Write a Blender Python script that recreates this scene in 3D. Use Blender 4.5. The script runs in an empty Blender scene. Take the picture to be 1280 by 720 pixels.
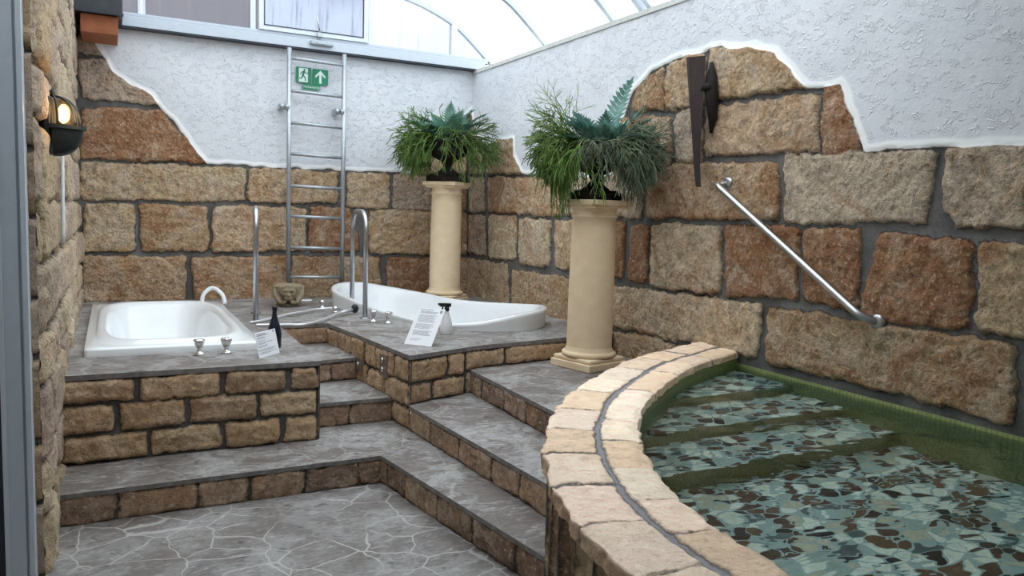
import bpy, math, random
import numpy as np
from mathutils import Vector, Matrix

random.seed(7)
SC = bpy.context.scene
COL = SC.collection
H = 0.165
Z1, Z2, Z3, Z4 = H, 2*H, 3*H, 4*H
XR, YB, XL = 3.62, 8.10, -0.25
ZC = 0.76          # top of the pool coping
ZW = 0.655         # water level


def lin(r, g, b):
    f = lambda c: ((c/255+0.055)/1.055)**2.4 if c/255 > 0.04045 else c/255/12.92
    return (f(r), f(g), f(b))

# ------------------------------------------------------------------ noise
def _h(ix, iy, iz, seed):
    n = (ix.astype(np.int64)*374761393 + iy.astype(np.int64)*668265263 + iz.astype(np.int64)*2147483647 + seed*1274126177) & 0xffffffff
    n = ((n ^ (n >> 13))*1274126177) & 0xffffffff
    n = ((n ^ (n >> 16))*2246822519) & 0xffffffff
    return (n ^ (n >> 15)).astype(np.float64)/4294967295.0

def vnoise(x, y, z, seed=0):
    x, y, z = np.broadcast_arrays(np.asarray(x, float), np.asarray(y, float), np.asarray(z, float))
    ix, iy, iz = np.floor(x), np.floor(y), np.floor(z)
    fx, fy, fz = x-ix, y-iy, z-iz
    fx = fx*fx*(3-2*fx); fy = fy*fy*(3-2*fy); fz = fz*fz*(3-2*fz)
    r = 0
    for a in (0, 1):
        for b in (0, 1):
            for c in (0, 1):
                w = (fx if a else 1-fx)*(fy if b else 1-fy)*(fz if c else 1-fz)
                r = r + w*_h(ix+a, iy+b, iz+c, seed)
    return r*2-1

def fbm(x, y, z, seed=0, octv=4, s=1.0, gain=0.5):
    r = 0; a = 1.0; t = 0
    for k in range(octv):
        r = r + a*vnoise(x*s, y*s, z*s, seed+k*17); t += a; a *= gain; s *= 2.03
    return r/t

# ------------------------------------------------------------------ objects
def tag(o, label=None, cat=None, group=None, kind=None):
    if label: o['label'] = label
    if cat: o['category'] = cat
    if group: o['group'] = group
    if kind: o['kind'] = kind
    return o

def thing(name, loc, label, cat, group=None, rz=0.0):
    o = bpy.data.objects.new(name, None)
    o.empty_display_size = 0.1
    o.location = loc; o.rotation_euler = (0, 0, rz)
    COL.objects.link(o)
    return tag(o, label, cat, group)

def mesh_obj(name, verts, faces, mats, parent=None, smooth=False, mi=None, attrs=None, world=True, tris=None):
    """verts are world coordinates unless world=False; the parent's location is taken off"""
    v = np.asarray(verts, float).reshape(-1, 3).copy()
    if parent is not None and world:
        p = parent; off = np.zeros(3)
        while p is not None:
            off += np.array(p.location); p = p.parent
        v -= off
    me = bpy.data.meshes.new(name)
    me.from_pydata(v.tolist(), [], [tuple(int(i) for i in f) for f in faces])
    if not isinstance(mats, (list, tuple)): mats = [mats]
    for m in mats: me.materials.append(m)
    if mi is not None:
        me.polygons.foreach_set('material_index', np.asarray(mi, np.int32))
    if smooth is True:
        me.polygons.foreach_set('use_smooth', [True]*len(me.polygons))
    elif smooth:
        me.polygons.foreach_set('use_smooth', list(smooth))
    if attrs:
        for k, a in attrs.items():
            a = np.asarray(a, np.float32)
            if a.ndim == 2:
                at = me.attributes.new(k, 'FLOAT_COLOR', 'POINT')
                if a.shape[1] == 3: a = np.concatenate([a, np.ones((len(a), 1), np.float32)], 1)
                at.data.foreach_set('color', a.ravel())
            else:
                at = me.attributes.new(k, 'FLOAT', 'POINT')
                at.data.foreach_set('value', a)
    me.update()
    o = bpy.data.objects.new(name, me)
    COL.objects.link(o)
    if parent is not None: o.parent = parent
    return o

class MB:
    """collects pieces of ONE mesh"""
    def __init__(s): s.v = []; s.f = []; s.m = []; s.s = []; s.c = []
    def add(s, v, f, m=0, smooth=False, col=None):
        b = len(s.v); v = np.asarray(v, float).reshape(-1, 3)
        s.v += v.tolist(); s.f += [tuple(int(i)+b for i in q) for q in f]
        s.m += [m]*len(f); s.s += [smooth]*len(f)
        s.c += [tuple(col) if col is not None else (1, 1, 1)]*len(v)
        return s
    def box(s, a, b, m=0, rz=0.0, bev=0.0):
        x0, y0, z0 = a; x1, y1, z1 = b
        cx, cy = (x0+x1)/2, (y0+y1)/2
        if bev <= 0:
            v = [(x, y, z) for z in (z0, z1) for (x, y) in ((x0, y0), (x1, y0), (x1, y1), (x0, y1))]
            f = [(3, 2, 1, 0), (4, 5, 6, 7), (0, 1, 5, 4), (1, 2, 6, 5), (2, 3, 7, 6), (3, 0, 4, 7)]
        else:
            e = bev; v = []; 
            def ring(i, z):
                return [(x0+i+e, y0+i, z), (x1-i-e, y0+i, z), (x1-i, y0+i+e, z), (x1-i, y1-i-e, z), (x1-i-e, y1-i, z), (x0+i+e, y1-i, z), (x0+i, y1-i-e, z), (x0+i, y0+i+e, z)]
            for i, z in ((e, z0), (0, z0+e), (0, z1-e), (e, z1)): v += ring(i, z)
            f = [tuple(range(7, -1, -1)), tuple(range(24, 32))]
            for r in range(3):
                for k in range(8): f.append((r*8+k, r*8+(k+1) % 8, r*8+8+(k+1) % 8, r*8+8+k))
        if rz:
            c, q = math.cos(rz), math.sin(rz)
            v = [(cx+(x-cx)*c-(y-cy)*q, cy+(x-cx)*q+(y-cy)*c, z) for x, y, z in v]
        return s.add(v, f, m)
    def bar(s, p, q, w, h=None, m=0, up=(0, 0, 1)):
        """rectangular bar from p to q"""
        h = h or w; p = Vector(p); q = Vector(q); d = (q-p).normalized(); u = Vector(up)
        if abs(d.dot(u)) > .98: u = Vector((1, 0, 0))
        a = d.cross(u).normalized(); b = a.cross(d)
        v = []
        for e in (p, q):
            for i, j in ((-1, -1), (1, -1), (1, 1), (-1, 1)): v.append(tuple(e+a*(i*w/2)+b*(j*h/2)))
        return s.add(v, [(3, 2, 1, 0), (4, 5, 6, 7), (0, 1, 5, 4), (1, 2, 6, 5), (2, 3, 7, 6), (3, 0, 4, 7)], m)
    def tube(s, pts, r, n=12, m=0, cap=True, col=None):
        P = [Vector(p) for p in pts]; N = len(P)
        rr = [r]*N if np.isscalar(r) else list(r)
        t0 = (P[1]-P[0]).normalized(); u = Vector((0, 0, 1)) if abs(t0.z) < .9 else Vector((1, 0, 0))
        a = t0.cross(u).normalized(); v = []; f = []
        for i in range(N):
            t = (P[min(i+1, N-1)]-P[max(i-1, 0)]).normalized()
            a = (a-t*a.dot(t)); a = a.normalized() if a.length > 1e-6 else t.orthogonal().normalized()
            b = t.cross(a)
            for k in range(n):
                g = 2*math.pi*k/n; v.append(tuple(P[i]+a*(math.cos(g)*rr[i])+b*(math.sin(g)*rr[i])))
        for i in range(N-1):
            for k in range(n): f.append((i*n+k, i*n+(k+1) % n, i*n+n+(k+1) % n, i*n+n+k))
        if cap: f += [tuple(range(n-1, -1, -1)), tuple(range((N-1)*n, N*n))]
        return s.add(v, f, m, True, col)
    def lathe(s, prof, c=(0, 0, 0), n=40, m=0, axis='z', sq=None, smooth=True):
        v = []; f = []; N = len(prof)
        for (r, z) in prof:
            for k in range(n):
                g = 2*math.pi*k/n
                v.append((c[0]+r*math.cos(g), c[1]+r*math.sin(g), c[2]+z))
        for i in range(N-1):
            for k in range(n): f.append((i*n+k, i*n+(k+1) % n, i*n+n+(k+1) % n, i*n+n+k))
        f += [tuple(range(n-1, -1, -1)), tuple(range((N-1)*n, N*n))]
        return s.add(v, f, m, smooth)
    def ellipsoid(s, c, r, m=0, nu=20, nv=12, rot=None):
        v = []; f = []
        for i in range(nv+1):
            t = math.pi*i/nv
            for k in range(nu):
                g = 2*math.pi*k/nu
                p = Vector((r[0]*math.sin(t)*math.cos(g), r[1]*math.sin(t)*math.sin(g), r[2]*math.cos(t)))
                if rot is not None: p = rot @ p
                v.append((c[0]+p.x, c[1]+p.y, c[2]+p.z))
        for i in range(nv):
            for k in range(nu): f.append((i*nu+k, i*nu+nu+k, i*nu+nu+(k+1) % nu, i*nu+(k+1) % nu))
        return s.add(v, f, m, True)
    def build(s, name, mats, parent=None, color=False, world=True, sharp=None):
        o = mesh_obj(name, s.v, s.f, mats, parent, smooth=s.s, mi=s.m, attrs={'tint': np.array(s.c, np.float32)} if color else None, world=world)
        return o

def smooth_path(pts, rad=0.05, n=6):
    """polyline with rounded corners"""
    P = [Vector(p) for p in pts]; out = [P[0]]
    for i in range(1, len(P)-1):
        a, b, c = P[i-1], P[i], P[i+1]
        r = min(rad, (a-b).length*.49, (c-b).length*.49)
        p0 = b+(a-b).normalized()*r; p1 = b+(c-b).normalized()*r
        for k in range(n+1):
            t = k/n; out.append((1-t)**2*p0+2*t*(1-t)*b+t*t*p1)
    out.append(P[-1]); return out

def catmull(pts, n=8, closed=False):
    P = [np.array(p, float) for p in pts]; N = len(P); out = []
    rng = range(N) if closed else range(N-1)
    for i in rng:
        if closed: a, b, c, d = P[(i-1) % N], P[i], P[(i+1) % N], P[(i+2) % N]
        else: a, b, c, d = P[max(i-1, 0)], P[i], P[i+1], P[min(i+2, N-1)]
        for k in range(n):
            t = k/n
            out.append(.5*((2*b)+(-a+c)*t+(2*a-5*b+4*c-d)*t*t+(-a+3*b-3*c+d)*t**3))
    if not closed: out.append(P[-1])
    return np.array(out)

# ------------------------------------------------------------------ materials
class NT:
    def __init__(s, name):
        s.m = bpy.data.materials.new(name); s.m.use_nodes = True
        s.t = s.m.node_tree; s.t.nodes.clear(); s.n = s.t.nodes; s.l = s.t.links
        s.out = s.n.new('ShaderNodeOutputMaterial')
    def node(s, typ, **kw):
        n = s.n.new(typ)
        for k, v in kw.items():
            if k in n.inputs.keys():
                s.set(n.inputs[k], v)
            else: setattr(n, k, v)
        return n
    def set(s, inp, v):
        if hasattr(v, 'is_output') or isinstance(v, bpy.types.NodeSocket): s.l.new(v, inp)
        else:
            if isinstance(v, tuple) and len(v) == 3 and inp.type == 'RGBA': v = v+(1,)
            inp.default_value = v
    def coord(s):
        return s.node('ShaderNodeTexCoord').outputs['Object']
    def mapping(s, vec, scale=(1, 1, 1), rot=(0, 0, 0)):
        n = s.n.new('ShaderNodeMapping'); s.l.new(vec, n.inputs['Vector'])
        n.inputs['Scale'].default_value = scale; n.inputs['Rotation'].default_value = rot
        return n.outputs[0]
    def noise(s, vec, scale, detail=4, rough=.55, dist=0.0, col=False):
        n = s.n.new('ShaderNodeTexNoise'); s.l.new(vec, n.inputs['Vector'])
        n.inputs['Scale'].default_value = scale; n.inputs['Detail'].default_value = detail
        n.inputs['Roughness'].default_value = rough; n.inputs['Distortion'].default_value = dist
        return n.outputs['Color' if col else 'Fac']
    def voro(s, vec, scale, feature='F1', rnd=1.0, out='Distance'):
        n = s.n.new('ShaderNodeTexVoronoi'); n.feature = feature
        s.l.new(vec, n.inputs['Vector']); n.inputs['Scale'].default_value = scale
        n.inputs['Randomness'].default_value = rnd
        return n.outputs[out]
    def rng(s, v, a, b, c=0.0, d=1.0, smooth=False):
        n = s.n.new('ShaderNodeMapRange'); s.set(n.inputs['Value'], v)
        if smooth: n.interpolation_type = 'SMOOTHSTEP'
        n.inputs['From Min'].default_value = a; n.inputs['From Max'].default_value = b
        n.inputs['To Min'].default_value = c; n.inputs['To Max'].default_value = d
        return n.outputs['Result']
    def math(s, op, a, b=0.0, c=0.0, clamp=False):
        n = s.n.new('ShaderNodeMath'); n.operation = op; n.use_clamp = clamp
        s.set(n.inputs[0], a); s.set(n.inputs[1], b); s.set(n.inputs[2], c)
        return n.outputs[0]
    def mix(s, f, a, b, mode='MIX'):
        n = s.n.new('ShaderNodeMix'); n.data_type = 'RGBA'; n.blend_type = mode
        s.set(n.inputs['Factor'], f)
        for k, v in ((6, a), (7, b)):
            s.set(n.inputs[k], v)
        return n.outputs[2]
    def attr(s, name, color=False):
        n = s.n.new('ShaderNodeAttribute'); n.attribute_name = name
        return n.outputs['Color' if color else 'Fac']
    def ramp(s, v, stops, const=False):
        n = s.n.new('ShaderNodeValToRGB'); s.l.new(v, n.inputs[0]); e = n.color_ramp.elements
        if const: n.color_ramp.interpolation = 'CONSTANT'
        while len(e) > 1: e.remove(e[-1])
        e[0].position = stops[0][0]; e[0].color = tuple(stops[0][1])+(1,)
        for p, c in stops[1:]:
            x = e.new(p); x.color = tuple(c)+(1,)
        return n.outputs['Color']
    def bump(s, h, strength=.5, dist=.01, normal=None):
        n = s.n.new('ShaderNodeBump'); s.l.new(h, n.inputs['Height'])
        n.inputs['Strength'].default_value = strength; n.inputs['Distance'].default_value = dist
        if normal is not None: s.l.new(normal, n.inputs['Normal'])
        return n.outputs[0]
    def bsdf(s, color, rough=.8, metal=0.0, normal=None, spec=.5, **kw):
        n = s.n.new('ShaderNodeBsdfPrincipled'); s.set(n.inputs['Base Color'], color)
        s.set(n.inputs['Roughness'], rough); n.inputs['Metallic'].default_value = metal
        s.set(n.inputs['Specular IOR Level'], spec)
        if normal is not None: s.l.new(normal, n.inputs['Normal'])
        for k, v in kw.items(): s.set(n.inputs[k.replace('_', ' ')], v)
        s.l.new(n.outputs[0], s.out.inputs['Surface'])
        return n

def simple(name, color, rough=.5, metal=0.0, var=.08, scale=20, bump=0.0, spec=.5, **kw):
    t = NT(name); co = t.coord()
    n = t.noise(co, scale, 3)
    c = t.mix(1.0, color, t.ramp(n, [(0.3, (1-var,)*3), (.7, (1+var,)*3)]), 'MULTIPLY')
    nm = t.bump(n, bump, .004) if bump else None
    t.bsdf(c, rough, metal, nm, spec, **kw); return t.m

def stone_mat(name, mortar, rust=1.0, bright=1.0, plaster=False, speck=1.0, rough=.9, mortar2=None, pit=1.0, bumpd=.03, light=1.0):
    t = NT(name); co = t.coord()
    tint = t.attr('tint', True); sd = t.attr('sd'); ru = t.attr('rust')
    n_f = t.noise(co, 42, 6, .72, .3); n_m = t.noise(co, 13, 6, .68, .5); n_l = t.noise(co, 3.6, 6, .66, 1.0); n_k = t.noise(co, 5.5, 5, .7, .6)
    n_s = t.noise(co, 120, 3, .7); vor = t.voro(co, 34, 'F1', 1.0)
    c = t.mix(1.0, tint, t.ramp(n_m, [(.36, (1-.26*speck,)*3), (.5, (1.0,)*3), (.64, (1+.22*speck,)*3)]), 'MULTIPLY')
    c = t.mix(t.rng(n_k, .48, .62, 0, .62*light, True), c, lin(206, 187, 166))        # pale grey-beige veils
    rr = t.math('ADD', n_l, t.math('MULTIPLY', t.math('SUBTRACT', ru, .5), .34))
    c = t.mix(t.rng(rr, .47, .62, 0, .72*rust, True), c, lin(178, 126, 78))            # ochre
    rr2 = t.math('ADD', t.math('MULTIPLY', t.math('ADD', n_l, n_m), .5), t.math('MULTIPLY', t.math('SUBTRACT', ru, .5), .26))
    c = t.mix(t.rng(rr2, .53, .63, 0, .80*rust, True), c, lin(118, 64, 40))            # rust
    c = t.mix(t.rng(n_f, .47, .34, 0, .60*speck, True), c, t.mix(.62, c, lin(62, 44, 32)))
    c = t.mix(t.rng(n_f, .54, .68, 0, .55*speck, True), c, lin(214, 200, 178))
    c = t.mix(t.rng(n_s, .42, .32, 0, .65*pit, True), c, lin(60, 44, 34))
    if bright != 1.0: c = t.mix(1.0, c, (bright,)*3, 'MULTIPLY')
    mo = t.mix(t.rng(t.noise(co, 5, 4), .38, .62), mortar, mortar2 or tuple(x*1.5 for x in mortar))
    mo = t.mix(t.rng(n_f, .4, .6, 0, .4), mo, tuple(x*.6 for x in mortar))
    e = t.math('ADD', sd, t.math('MULTIPLY', t.math('SUBTRACT', n_f, .5), .022))
    mask = t.rng(e, 0.0, .003)
    c = t.mix(mask, mo, c)
    c = t.mix(t.rng(e, .016, .0, 0, .45, True), c, t.mix(.6, c, lin(50, 42, 36)))
    hgt = t.math('ADD', t.math('MULTIPLY', n_f, .8), t.math('MULTIPLY', n_m, 1.3))
    hgt = t.math('ADD', hgt, t.math('MULTIPLY', n_s, .22))
    hgt = t.math('ADD', hgt, t.math('MULTIPLY', vor, -.35))
    hgt = t.math('MULTIPLY', hgt, t.rng(e, -.002, .006, .12, 1))
    nb = t.bump(hgt, .9, bumpd)
    if plaster:
        pd = t.attr('pd')
        pe = t.math('ADD', pd, t.math('MULTIPLY', t.math('SUBTRACT', n_m, .5), .02))
        pm = t.rng(pe, 0.0, .006)
        cp = t.coord()
        def ridges(sc, k, off):
            r1 = t.noise(t.mapping(cp, (1, 1, 1), (off, off*.7, off*.3)), sc, 2, .5, 1.2)
            return t.math('SUBTRACT', 1.0, t.math('MULTIPLY', t.math('ABSOLUTE', t.math('SUBTRACT', r1, .5)), k), clamp=True)
        patch = t.rng(t.noise(t.mapping(cp, (1, 1, 1.6), (.3, .5, .2)), 15, 2, .6), .50, .58, 0, 1, True)
        ridge = t.math('MULTIPLY', t.math('MAXIMUM', ridges(15, 20, 0), t.math('MULTIPLY', ridges(26, 14, 1.1), .6)), patch)
        body = t.rng(pd, .04, .08, 0, 1, True)
        ph = t.math('ADD', t.math('MULTIPLY', t.math('MULTIPLY', ridge, body), .72), t.math('MULTIPLY', t.noise(cp, 30, 4, .6), t.rng(pd, .03, .07, .1, .5)))
        pb = t.bump(ph, .6, .014)
        pc = t.mix(t.rng(t.noise(cp, 2.2, 4), .35, .65), lin(219, 222, 229), lin(227, 229, 235))
        pc = t.mix(t.rng(pd, .035, .055, 1, 0, True), pc, lin(252, 253, 255))
        c = t.mix(pm, c, pc)
        mixn = t.n.new('ShaderNodeMix'); mixn.data_type = 'VECTOR'
        t.l.new(pm, mixn.inputs['Factor']); t.l.new(nb, mixn.inputs[4]); t.l.new(pb, mixn.inputs[5])
        nb = mixn.outputs[1]
    t.bsdf(c, rough, 0, nb, .25); return t.m

def flag_mat(name, base1, base2, grout, scale=3.2, gw=.03, gamt=1.0, streak=.5, rough=.55):
    t = NT(name); co = t.coord()
    w = t.noise(co, 3.0, 3, .5, col=True)
    wv = t.n.new('ShaderNodeVectorMath'); wv.operation = 'MULTIPLY_ADD'
    t.l.new(w, wv.inputs[0]); wv.inputs[1].default_value = (.22, .22, .0); t.l.new(co, wv.inputs[2])
    v2 = t.mapping(wv.outputs[0], (1, 1, .001))
    de = t.voro(v2, scale, 'DISTANCE_TO_EDGE'); cell = t.voro(v2, scale, 'F1', out='Color')
    cs = t.node('ShaderNodeSeparateColor'); t.l.new(cell, cs.inputs[0])
    nf = t.noise(co, 38, 5, .65); nl = t.noise(co, 2.3, 5, .6, .6)
    st = t.noise(t.mapping(co, (3, 9, 9), (0, 0, .35)), 5, 5, .65, .8)
    c = t.mix(t.rng(nl, .42, .58, 0, 1, True), base1, base2)
    c = t.mix(t.rng(cs.outputs[0], 0, 1, 0, .5), c, t.mix(.55, c, lin(112, 100, 94)))
    c = t.mix(t.rng(st, .50, .64, 0, streak*.8, True), c, lin(104, 94, 90))
    c = t.mix(t.rng(st, .47, .34, 0, streak*.7, True), c, lin(188, 185, 182))
    c = t.mix(1.0, c, t.ramp(nf, [(.36, (.78,)*3), (.64, (1.18,)*3)]), 'MULTIPLY')
    pt = t.noise(co, 3.7, 5, .62, .9)
    c = t.mix(t.rng(pt, .535, .56, 0, streak*.55, True), c, lin(104, 94, 89))
    c = t.mix(t.rng(pt, .455, .43, 0, streak*.35, True), c, lin(176, 176, 176))
    spot = t.rng(t.noise(co, 13, 2, .5, .3), .62, .72, 0, .6, True)
    c = t.mix(spot, c, lin(70, 62, 58))
    gm = t.math('MULTIPLY', t.rng(t.math('ADD', de, t.math('MULTIPLY', t.math('SUBTRACT', nf, .5), .03)), gw, gw*.45, 0, 1), t.rng(t.noise(co, 1.6, 2), .36, .52, .12*gamt, gamt, True))
    c = t.mix(gm, c, grout)
    hb = t.math('ADD', t.math('MULTIPLY', nf, .5), t.math('MULTIPLY', st, .6))
    nb = t.bump(hb, .35, .008)
    t.bsdf(c, t.rng(nf, .3, .7, rough-.1, rough+.15), 0, nb, .45); return t.m

M = {}
M['wall_stone'] = stone_mat('wall_stone', lin(104, 104, 104), rust=.62, bright=1.24, speck=1.45, plaster=True, mortar2=lin(136, 135, 133), bumpd=.04)
M['left_stone'] = stone_mat('left_stone', lin(112, 108, 104), rust=.22, speck=.45, bright=1.15, mortar2=lin(132, 122, 110), pit=.5, light=.6)
M['face_stone'] = stone_mat('face_stone', lin(96, 94, 92), rust=.34, speck=.95, bright=1.24, mortar2=lin(116, 113, 110), pit=.5, light=.45, bumpd=.02)
M['cope_stone'] = stone_mat('cope_stone', lin(166, 165, 168), rust=.16, speck=.5, bright=1.38, mortar2=lin(176, 175, 178), pit=.45, light=.3, bumpd=.012)
M['paving'] = flag_mat('paving', lin(146, 144, 143), lin(120, 115, 113), lin(178, 176, 173), 4.2, .024, .9, .6)
M['tread'] = flag_mat('tread', lin(154, 152, 151), lin(124, 118, 116), lin(176, 174, 172), 2.2, .014, .45, .95)
M['edge'] = simple('cement_edge', lin(122, 118, 116), .9, var=.3, scale=25, bump=.4)
M['plain_plaster'] = simple('plain_plaster', lin(212, 212, 208), .9, bump=.2)
M['tub'] = simple('tub_acrylic', lin(240, 243, 246), .12, var=.01, spec=.6)
M['chrome'] = simple('chrome', (.78, .79, .8), .12, 1.0, var=.03)
M['hose'] = simple('bright_chrome_hose', (.86, .87, .90), .35, .6, var=.05)
M['steel'] = simple('brushed_steel', (.47, .48, .50), .30, 1.0, var=.06, scale=60)
M['galv'] = simple('galvanised_steel', lin(178, 184, 190), .42, .7, var=.10, scale=40)
M['alu'] = simple('aluminium_frame', lin(196, 204, 214), .45, .15, var=.03)
M['white_alu'] = simple('white_frame', lin(222, 228, 236), .4, 0, var=.02)
M['gasket'] = simple('black_gasket', lin(48, 52, 62), .6)
M['black'] = simple('black_plastic', lin(20, 21, 24), .35)
M['iron'] = simple('dark_iron', lin(34, 28, 26), .75, 0, var=.35, scale=18, bump=.5, spec=.3)
M['rustiron'] = simple('rusted_iron', lin(52, 40, 40), .7, 0, var=.25, scale=9, bump=.4, spec=.3)
M['lampgreen'] = simple('lamp_dark_metal', lin(36, 46, 50), .45, .3, var=.15, scale=30, bump=.2)
M['paper'] = simple('paper', lin(232, 234, 240), .45, var=.015)
M['ink'] = simple('printed_ink', lin(120, 122, 132), .8)
M['spray'] = simple('translucent_white_bottle', lin(226, 226, 228), .25, var=.02)
M['darkbottle'] = simple('dark_blue_bottle', lin(24, 34, 46), .2)
M['column'] = None
M['brick'] = simple('orange_brick', lin(160, 98, 66), .85, var=.15, scale=12, bump=.3)
M['fascia'] = simple('dark_fascia', lin(58, 62, 68), .5, .2, var=.2, scale=14)
M['green'] = simple('sign_green', lin(22, 132, 92), .4, var=.03)
M['signwhite'] = simple('sign_white', lin(226, 238, 236), .4, var=.02)
M['switch'] = simple('steel_plate', lin(150, 140, 128), .35, .6, var=.08)
M['rubber'] = simple('black_rubber', lin(30, 33, 40), .5)
M['soil'] = simple('soil', lin(38, 30, 24), .95, var=.4, scale=50, bump=.8)
M['carving'] = simple('carved_sandstone', lin(140, 126, 104), .95, var=.3, scale=26, bump=.8)
M['palegap'] = simple('pale_gap', lin(205, 208, 210), .5)

def column_mat():
    t = NT('column_stucco'); co = t.coord()
    a = t.noise(t.mapping(co, (1, 1, 1.5)), 7, 4, .6); b = t.noise(co, 70, 3)
    c = t.mix(t.rng(a, .3, .7), lin(222, 198, 164), lin(232, 211, 180))
    c = t.mix(t.rng(b, .62, .75, 0, .3, True), c, lin(180, 150, 112))
    t.bsdf(c, .8, 0, t.bump(t.noise(t.mapping(co, (1, 1, 2)), 18, 4), .15, .005), .3); return t.m
M['column'] = column_mat()

def leaf_mat(name, c1, c2, rough=.5):
    t = NT(name); co = t.coord()
    tint = t.attr('tint', True)
    c = t.mix(t.rng(t.noise(co, 9, 2), .35, .65), c1, c2)
    c = t.mix(1.0, c, tint, 'MULTIPLY')
    p = t.n.new('ShaderNodeBsdfPrincipled'); t.l.new(c, p.inputs['Base Color']); p.inputs['Roughness'].default_value = rough
    p.inputs['Specular IOR Level'].default_value = .3
    tr = t.n.new('ShaderNodeBsdfTranslucent'); t.l.new(c, tr.inputs[0])
    mx = t.n.new('ShaderNodeMixShader'); mx.inputs[0].default_value = .2
    t.l.new(p.outputs[0], mx.inputs[1]); t.l.new(tr.outputs[0], mx.inputs[2]); t.l.new(mx.outputs[0], t.out.inputs[0])
    return t.m
M['reed'] = leaf_mat('reed_cactus_green', lin(84, 116, 54), lin(128, 154, 86))
M['reed_grey'] = leaf_mat('reed_cactus_grey_green', lin(104, 122, 96), lin(148, 160, 138))
M['frond'] = leaf_mat('blue_green_frond', lin(78, 124, 106), lin(128, 164, 150))

def sheet(name, tint, trans, diff, streak=0.0, streak_col=None):
    """translucent multiwall polycarbonate"""
    t = NT(name); co = t.coord()
    ribs = t.n.new('ShaderNodeTexWave'); ribs.inputs['Scale'].default_value = 26; ribs.inputs['Distortion'].default_value = .6
    t.l.new(co, ribs.inputs[0])
    c = t.mix(t.rng(ribs.outputs['Fac'], 0, 1, 0, .10), tint, tuple(x*.75 for x in tint))
    if streak:
        s_ = t.noise(t.mapping(co, (9, 1, .7)), 2.2, 5, .65, .3)
        low = t.noise(co, 1.1, 2)
        c = t.mix(t.math('MULTIPLY', t.rng(s_, .5, .72, 0, 1, True), streak), c, streak_col)
        c = t.mix(t.rng(low, .45, .65, 0, streak*.6, True), c, streak_col)
    tr = t.n.new('ShaderNodeBsdfTransparent'); t.l.new(c, tr.inputs[0])
    tl = t.n.new('ShaderNodeBsdfTranslucent'); t.l.new(c, tl.inputs[0])
    df = t.n.new('ShaderNodeBsdfDiffuse'); df.inputs[0].default_value = tuple(diff)+(1,)
    m1 = t.n.new('ShaderNodeMixShader'); m1.inputs[0].default_value = .5
    t.l.new(tl.outputs[0], m1.inputs[1]); t.l.new(df.outputs[0], m1.inputs[2])
    m2 = t.n.new('ShaderNodeMixShader'); m2.inputs[0].default_value = 1-trans
    t.l.new(tr.outputs[0], m2.inputs[1]); t.l.new(m1.outputs[0], m2.inputs[2])
    t.l.new(m2.outputs[0], t.out.inputs[0]); return t.m
M['vault'] = sheet('polycarbonate_vault', (.90, .96, .98), .82, (.8, .85, .88))
M['pane_grey'] = sheet('polycarbonate_grey', (.135, .13, .145), .8, (.30, .28, .31), .6, (.18, .165, .17))
M['pane_blue'] = sheet('polycarbonate_blue', (.30, .33, .40), .85, (.4, .43, .5), .8, (.15, .16, .21))
M['pane_white'] = sheet('polycarbonate_clear', (.46, .48, .51), .9, (.5, .52, .56), .5, (.30, .30, .34))

def water_mat():
    t = NT('pool_water'); co = t.coord()
    a = t.noise(t.mapping(co, (1, 1.7, 1), (0, 0, .4)), 3.4, 2, .45, .4); b = t.noise(co, 11, 1, .5, .3)
    h = t.math('ADD', a, t.math('MULTIPLY', b, .10))
    nb = t.bump(h, .30, .05)
    rf = t.n.new('ShaderNodeBsdfRefraction'); rf.inputs['IOR'].default_value = 1.33; rf.inputs['Roughness'].default_value = 0
    rf.inputs['Color'].default_value = (.90, .985, .965, 1); t.l.new(nb, rf.inputs['Normal'])
    gl = t.n.new('ShaderNodeBsdfGlossy'); gl.inputs['Roughness'].default_value = .02; t.l.new(nb, gl.inputs['Normal'])
    fr = t.n.new('ShaderNodeFresnel'); fr.inputs['IOR'].default_value = 1.33; t.l.new(nb, fr.inputs['Normal'])
    mx = t.n.new('ShaderNodeMixShader'); t.l.new(fr.outputs[0], mx.inputs[0])
    t.l.new(rf.outputs[0], mx.inputs[1]); t.l.new(gl.outputs[0], mx.inputs[2]); t.l.new(mx.outputs[0], t.out.inputs[0])
    return t.m
M['water'] = water_mat()

def pebble_mat(name, tintc):
    t = NT(name); co = t.coord()
    w = t.noise(co, 3.5, 2, .5, col=True)
    wv = t.n.new('ShaderNodeVectorMath'); wv.operation = 'MULTIPLY_ADD'
    t.l.new(w, wv.inputs[0]); wv.inputs[1].default_value = (.12, .12, 0); t.l.new(co, wv.inputs[2])
    v = t.mapping(wv.outputs[0], (1, 1.6, .001), (0, 0, .5))
    de = t.voro(v, 11.5, 'DISTANCE_TO_EDGE', .9); cell = t.voro(v, 11.5, 'F1', .9, 'Color'); f1 = t.voro(v, 11.5, 'F1', .9)
    cs = t.node('ShaderNodeSeparateColor'); t.l.new(cell, cs.inputs[0])
    c = t.ramp(cs.outputs[0], [(0, lin(88, 62, 48)), (.17, lin(246, 246, 236)), (.34, lin(176, 192, 186)), (.44, lin(116, 88, 66)), (.54, lin(250, 248, 240)), (.68, lin(92, 108, 110)), (.76, lin(214, 206, 184)), (.86, lin(44, 42, 44))], True)
    c = t.mix(1.0, c, t.ramp(t.noise(co, 60, 2), [(.3, (.85,)*3), (.7, (1.1,)*3)]), 'MULTIPLY')
    rnd_ = t.math('SUBTRACT', de, t.math('MULTIPLY', t.rng(f1, .34, .62), .05))
    c = t.mix(t.rng(rnd_, .034, .016), c, lin(176, 196, 198))
    c = t.mix(1.0, c, tintc, 'MULTIPLY')
    t.bsdf(c, .6); return t.m
M['pebble'] = pebble_mat('pebble_mosaic', (1.0, 1.04, 1.04))

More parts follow.
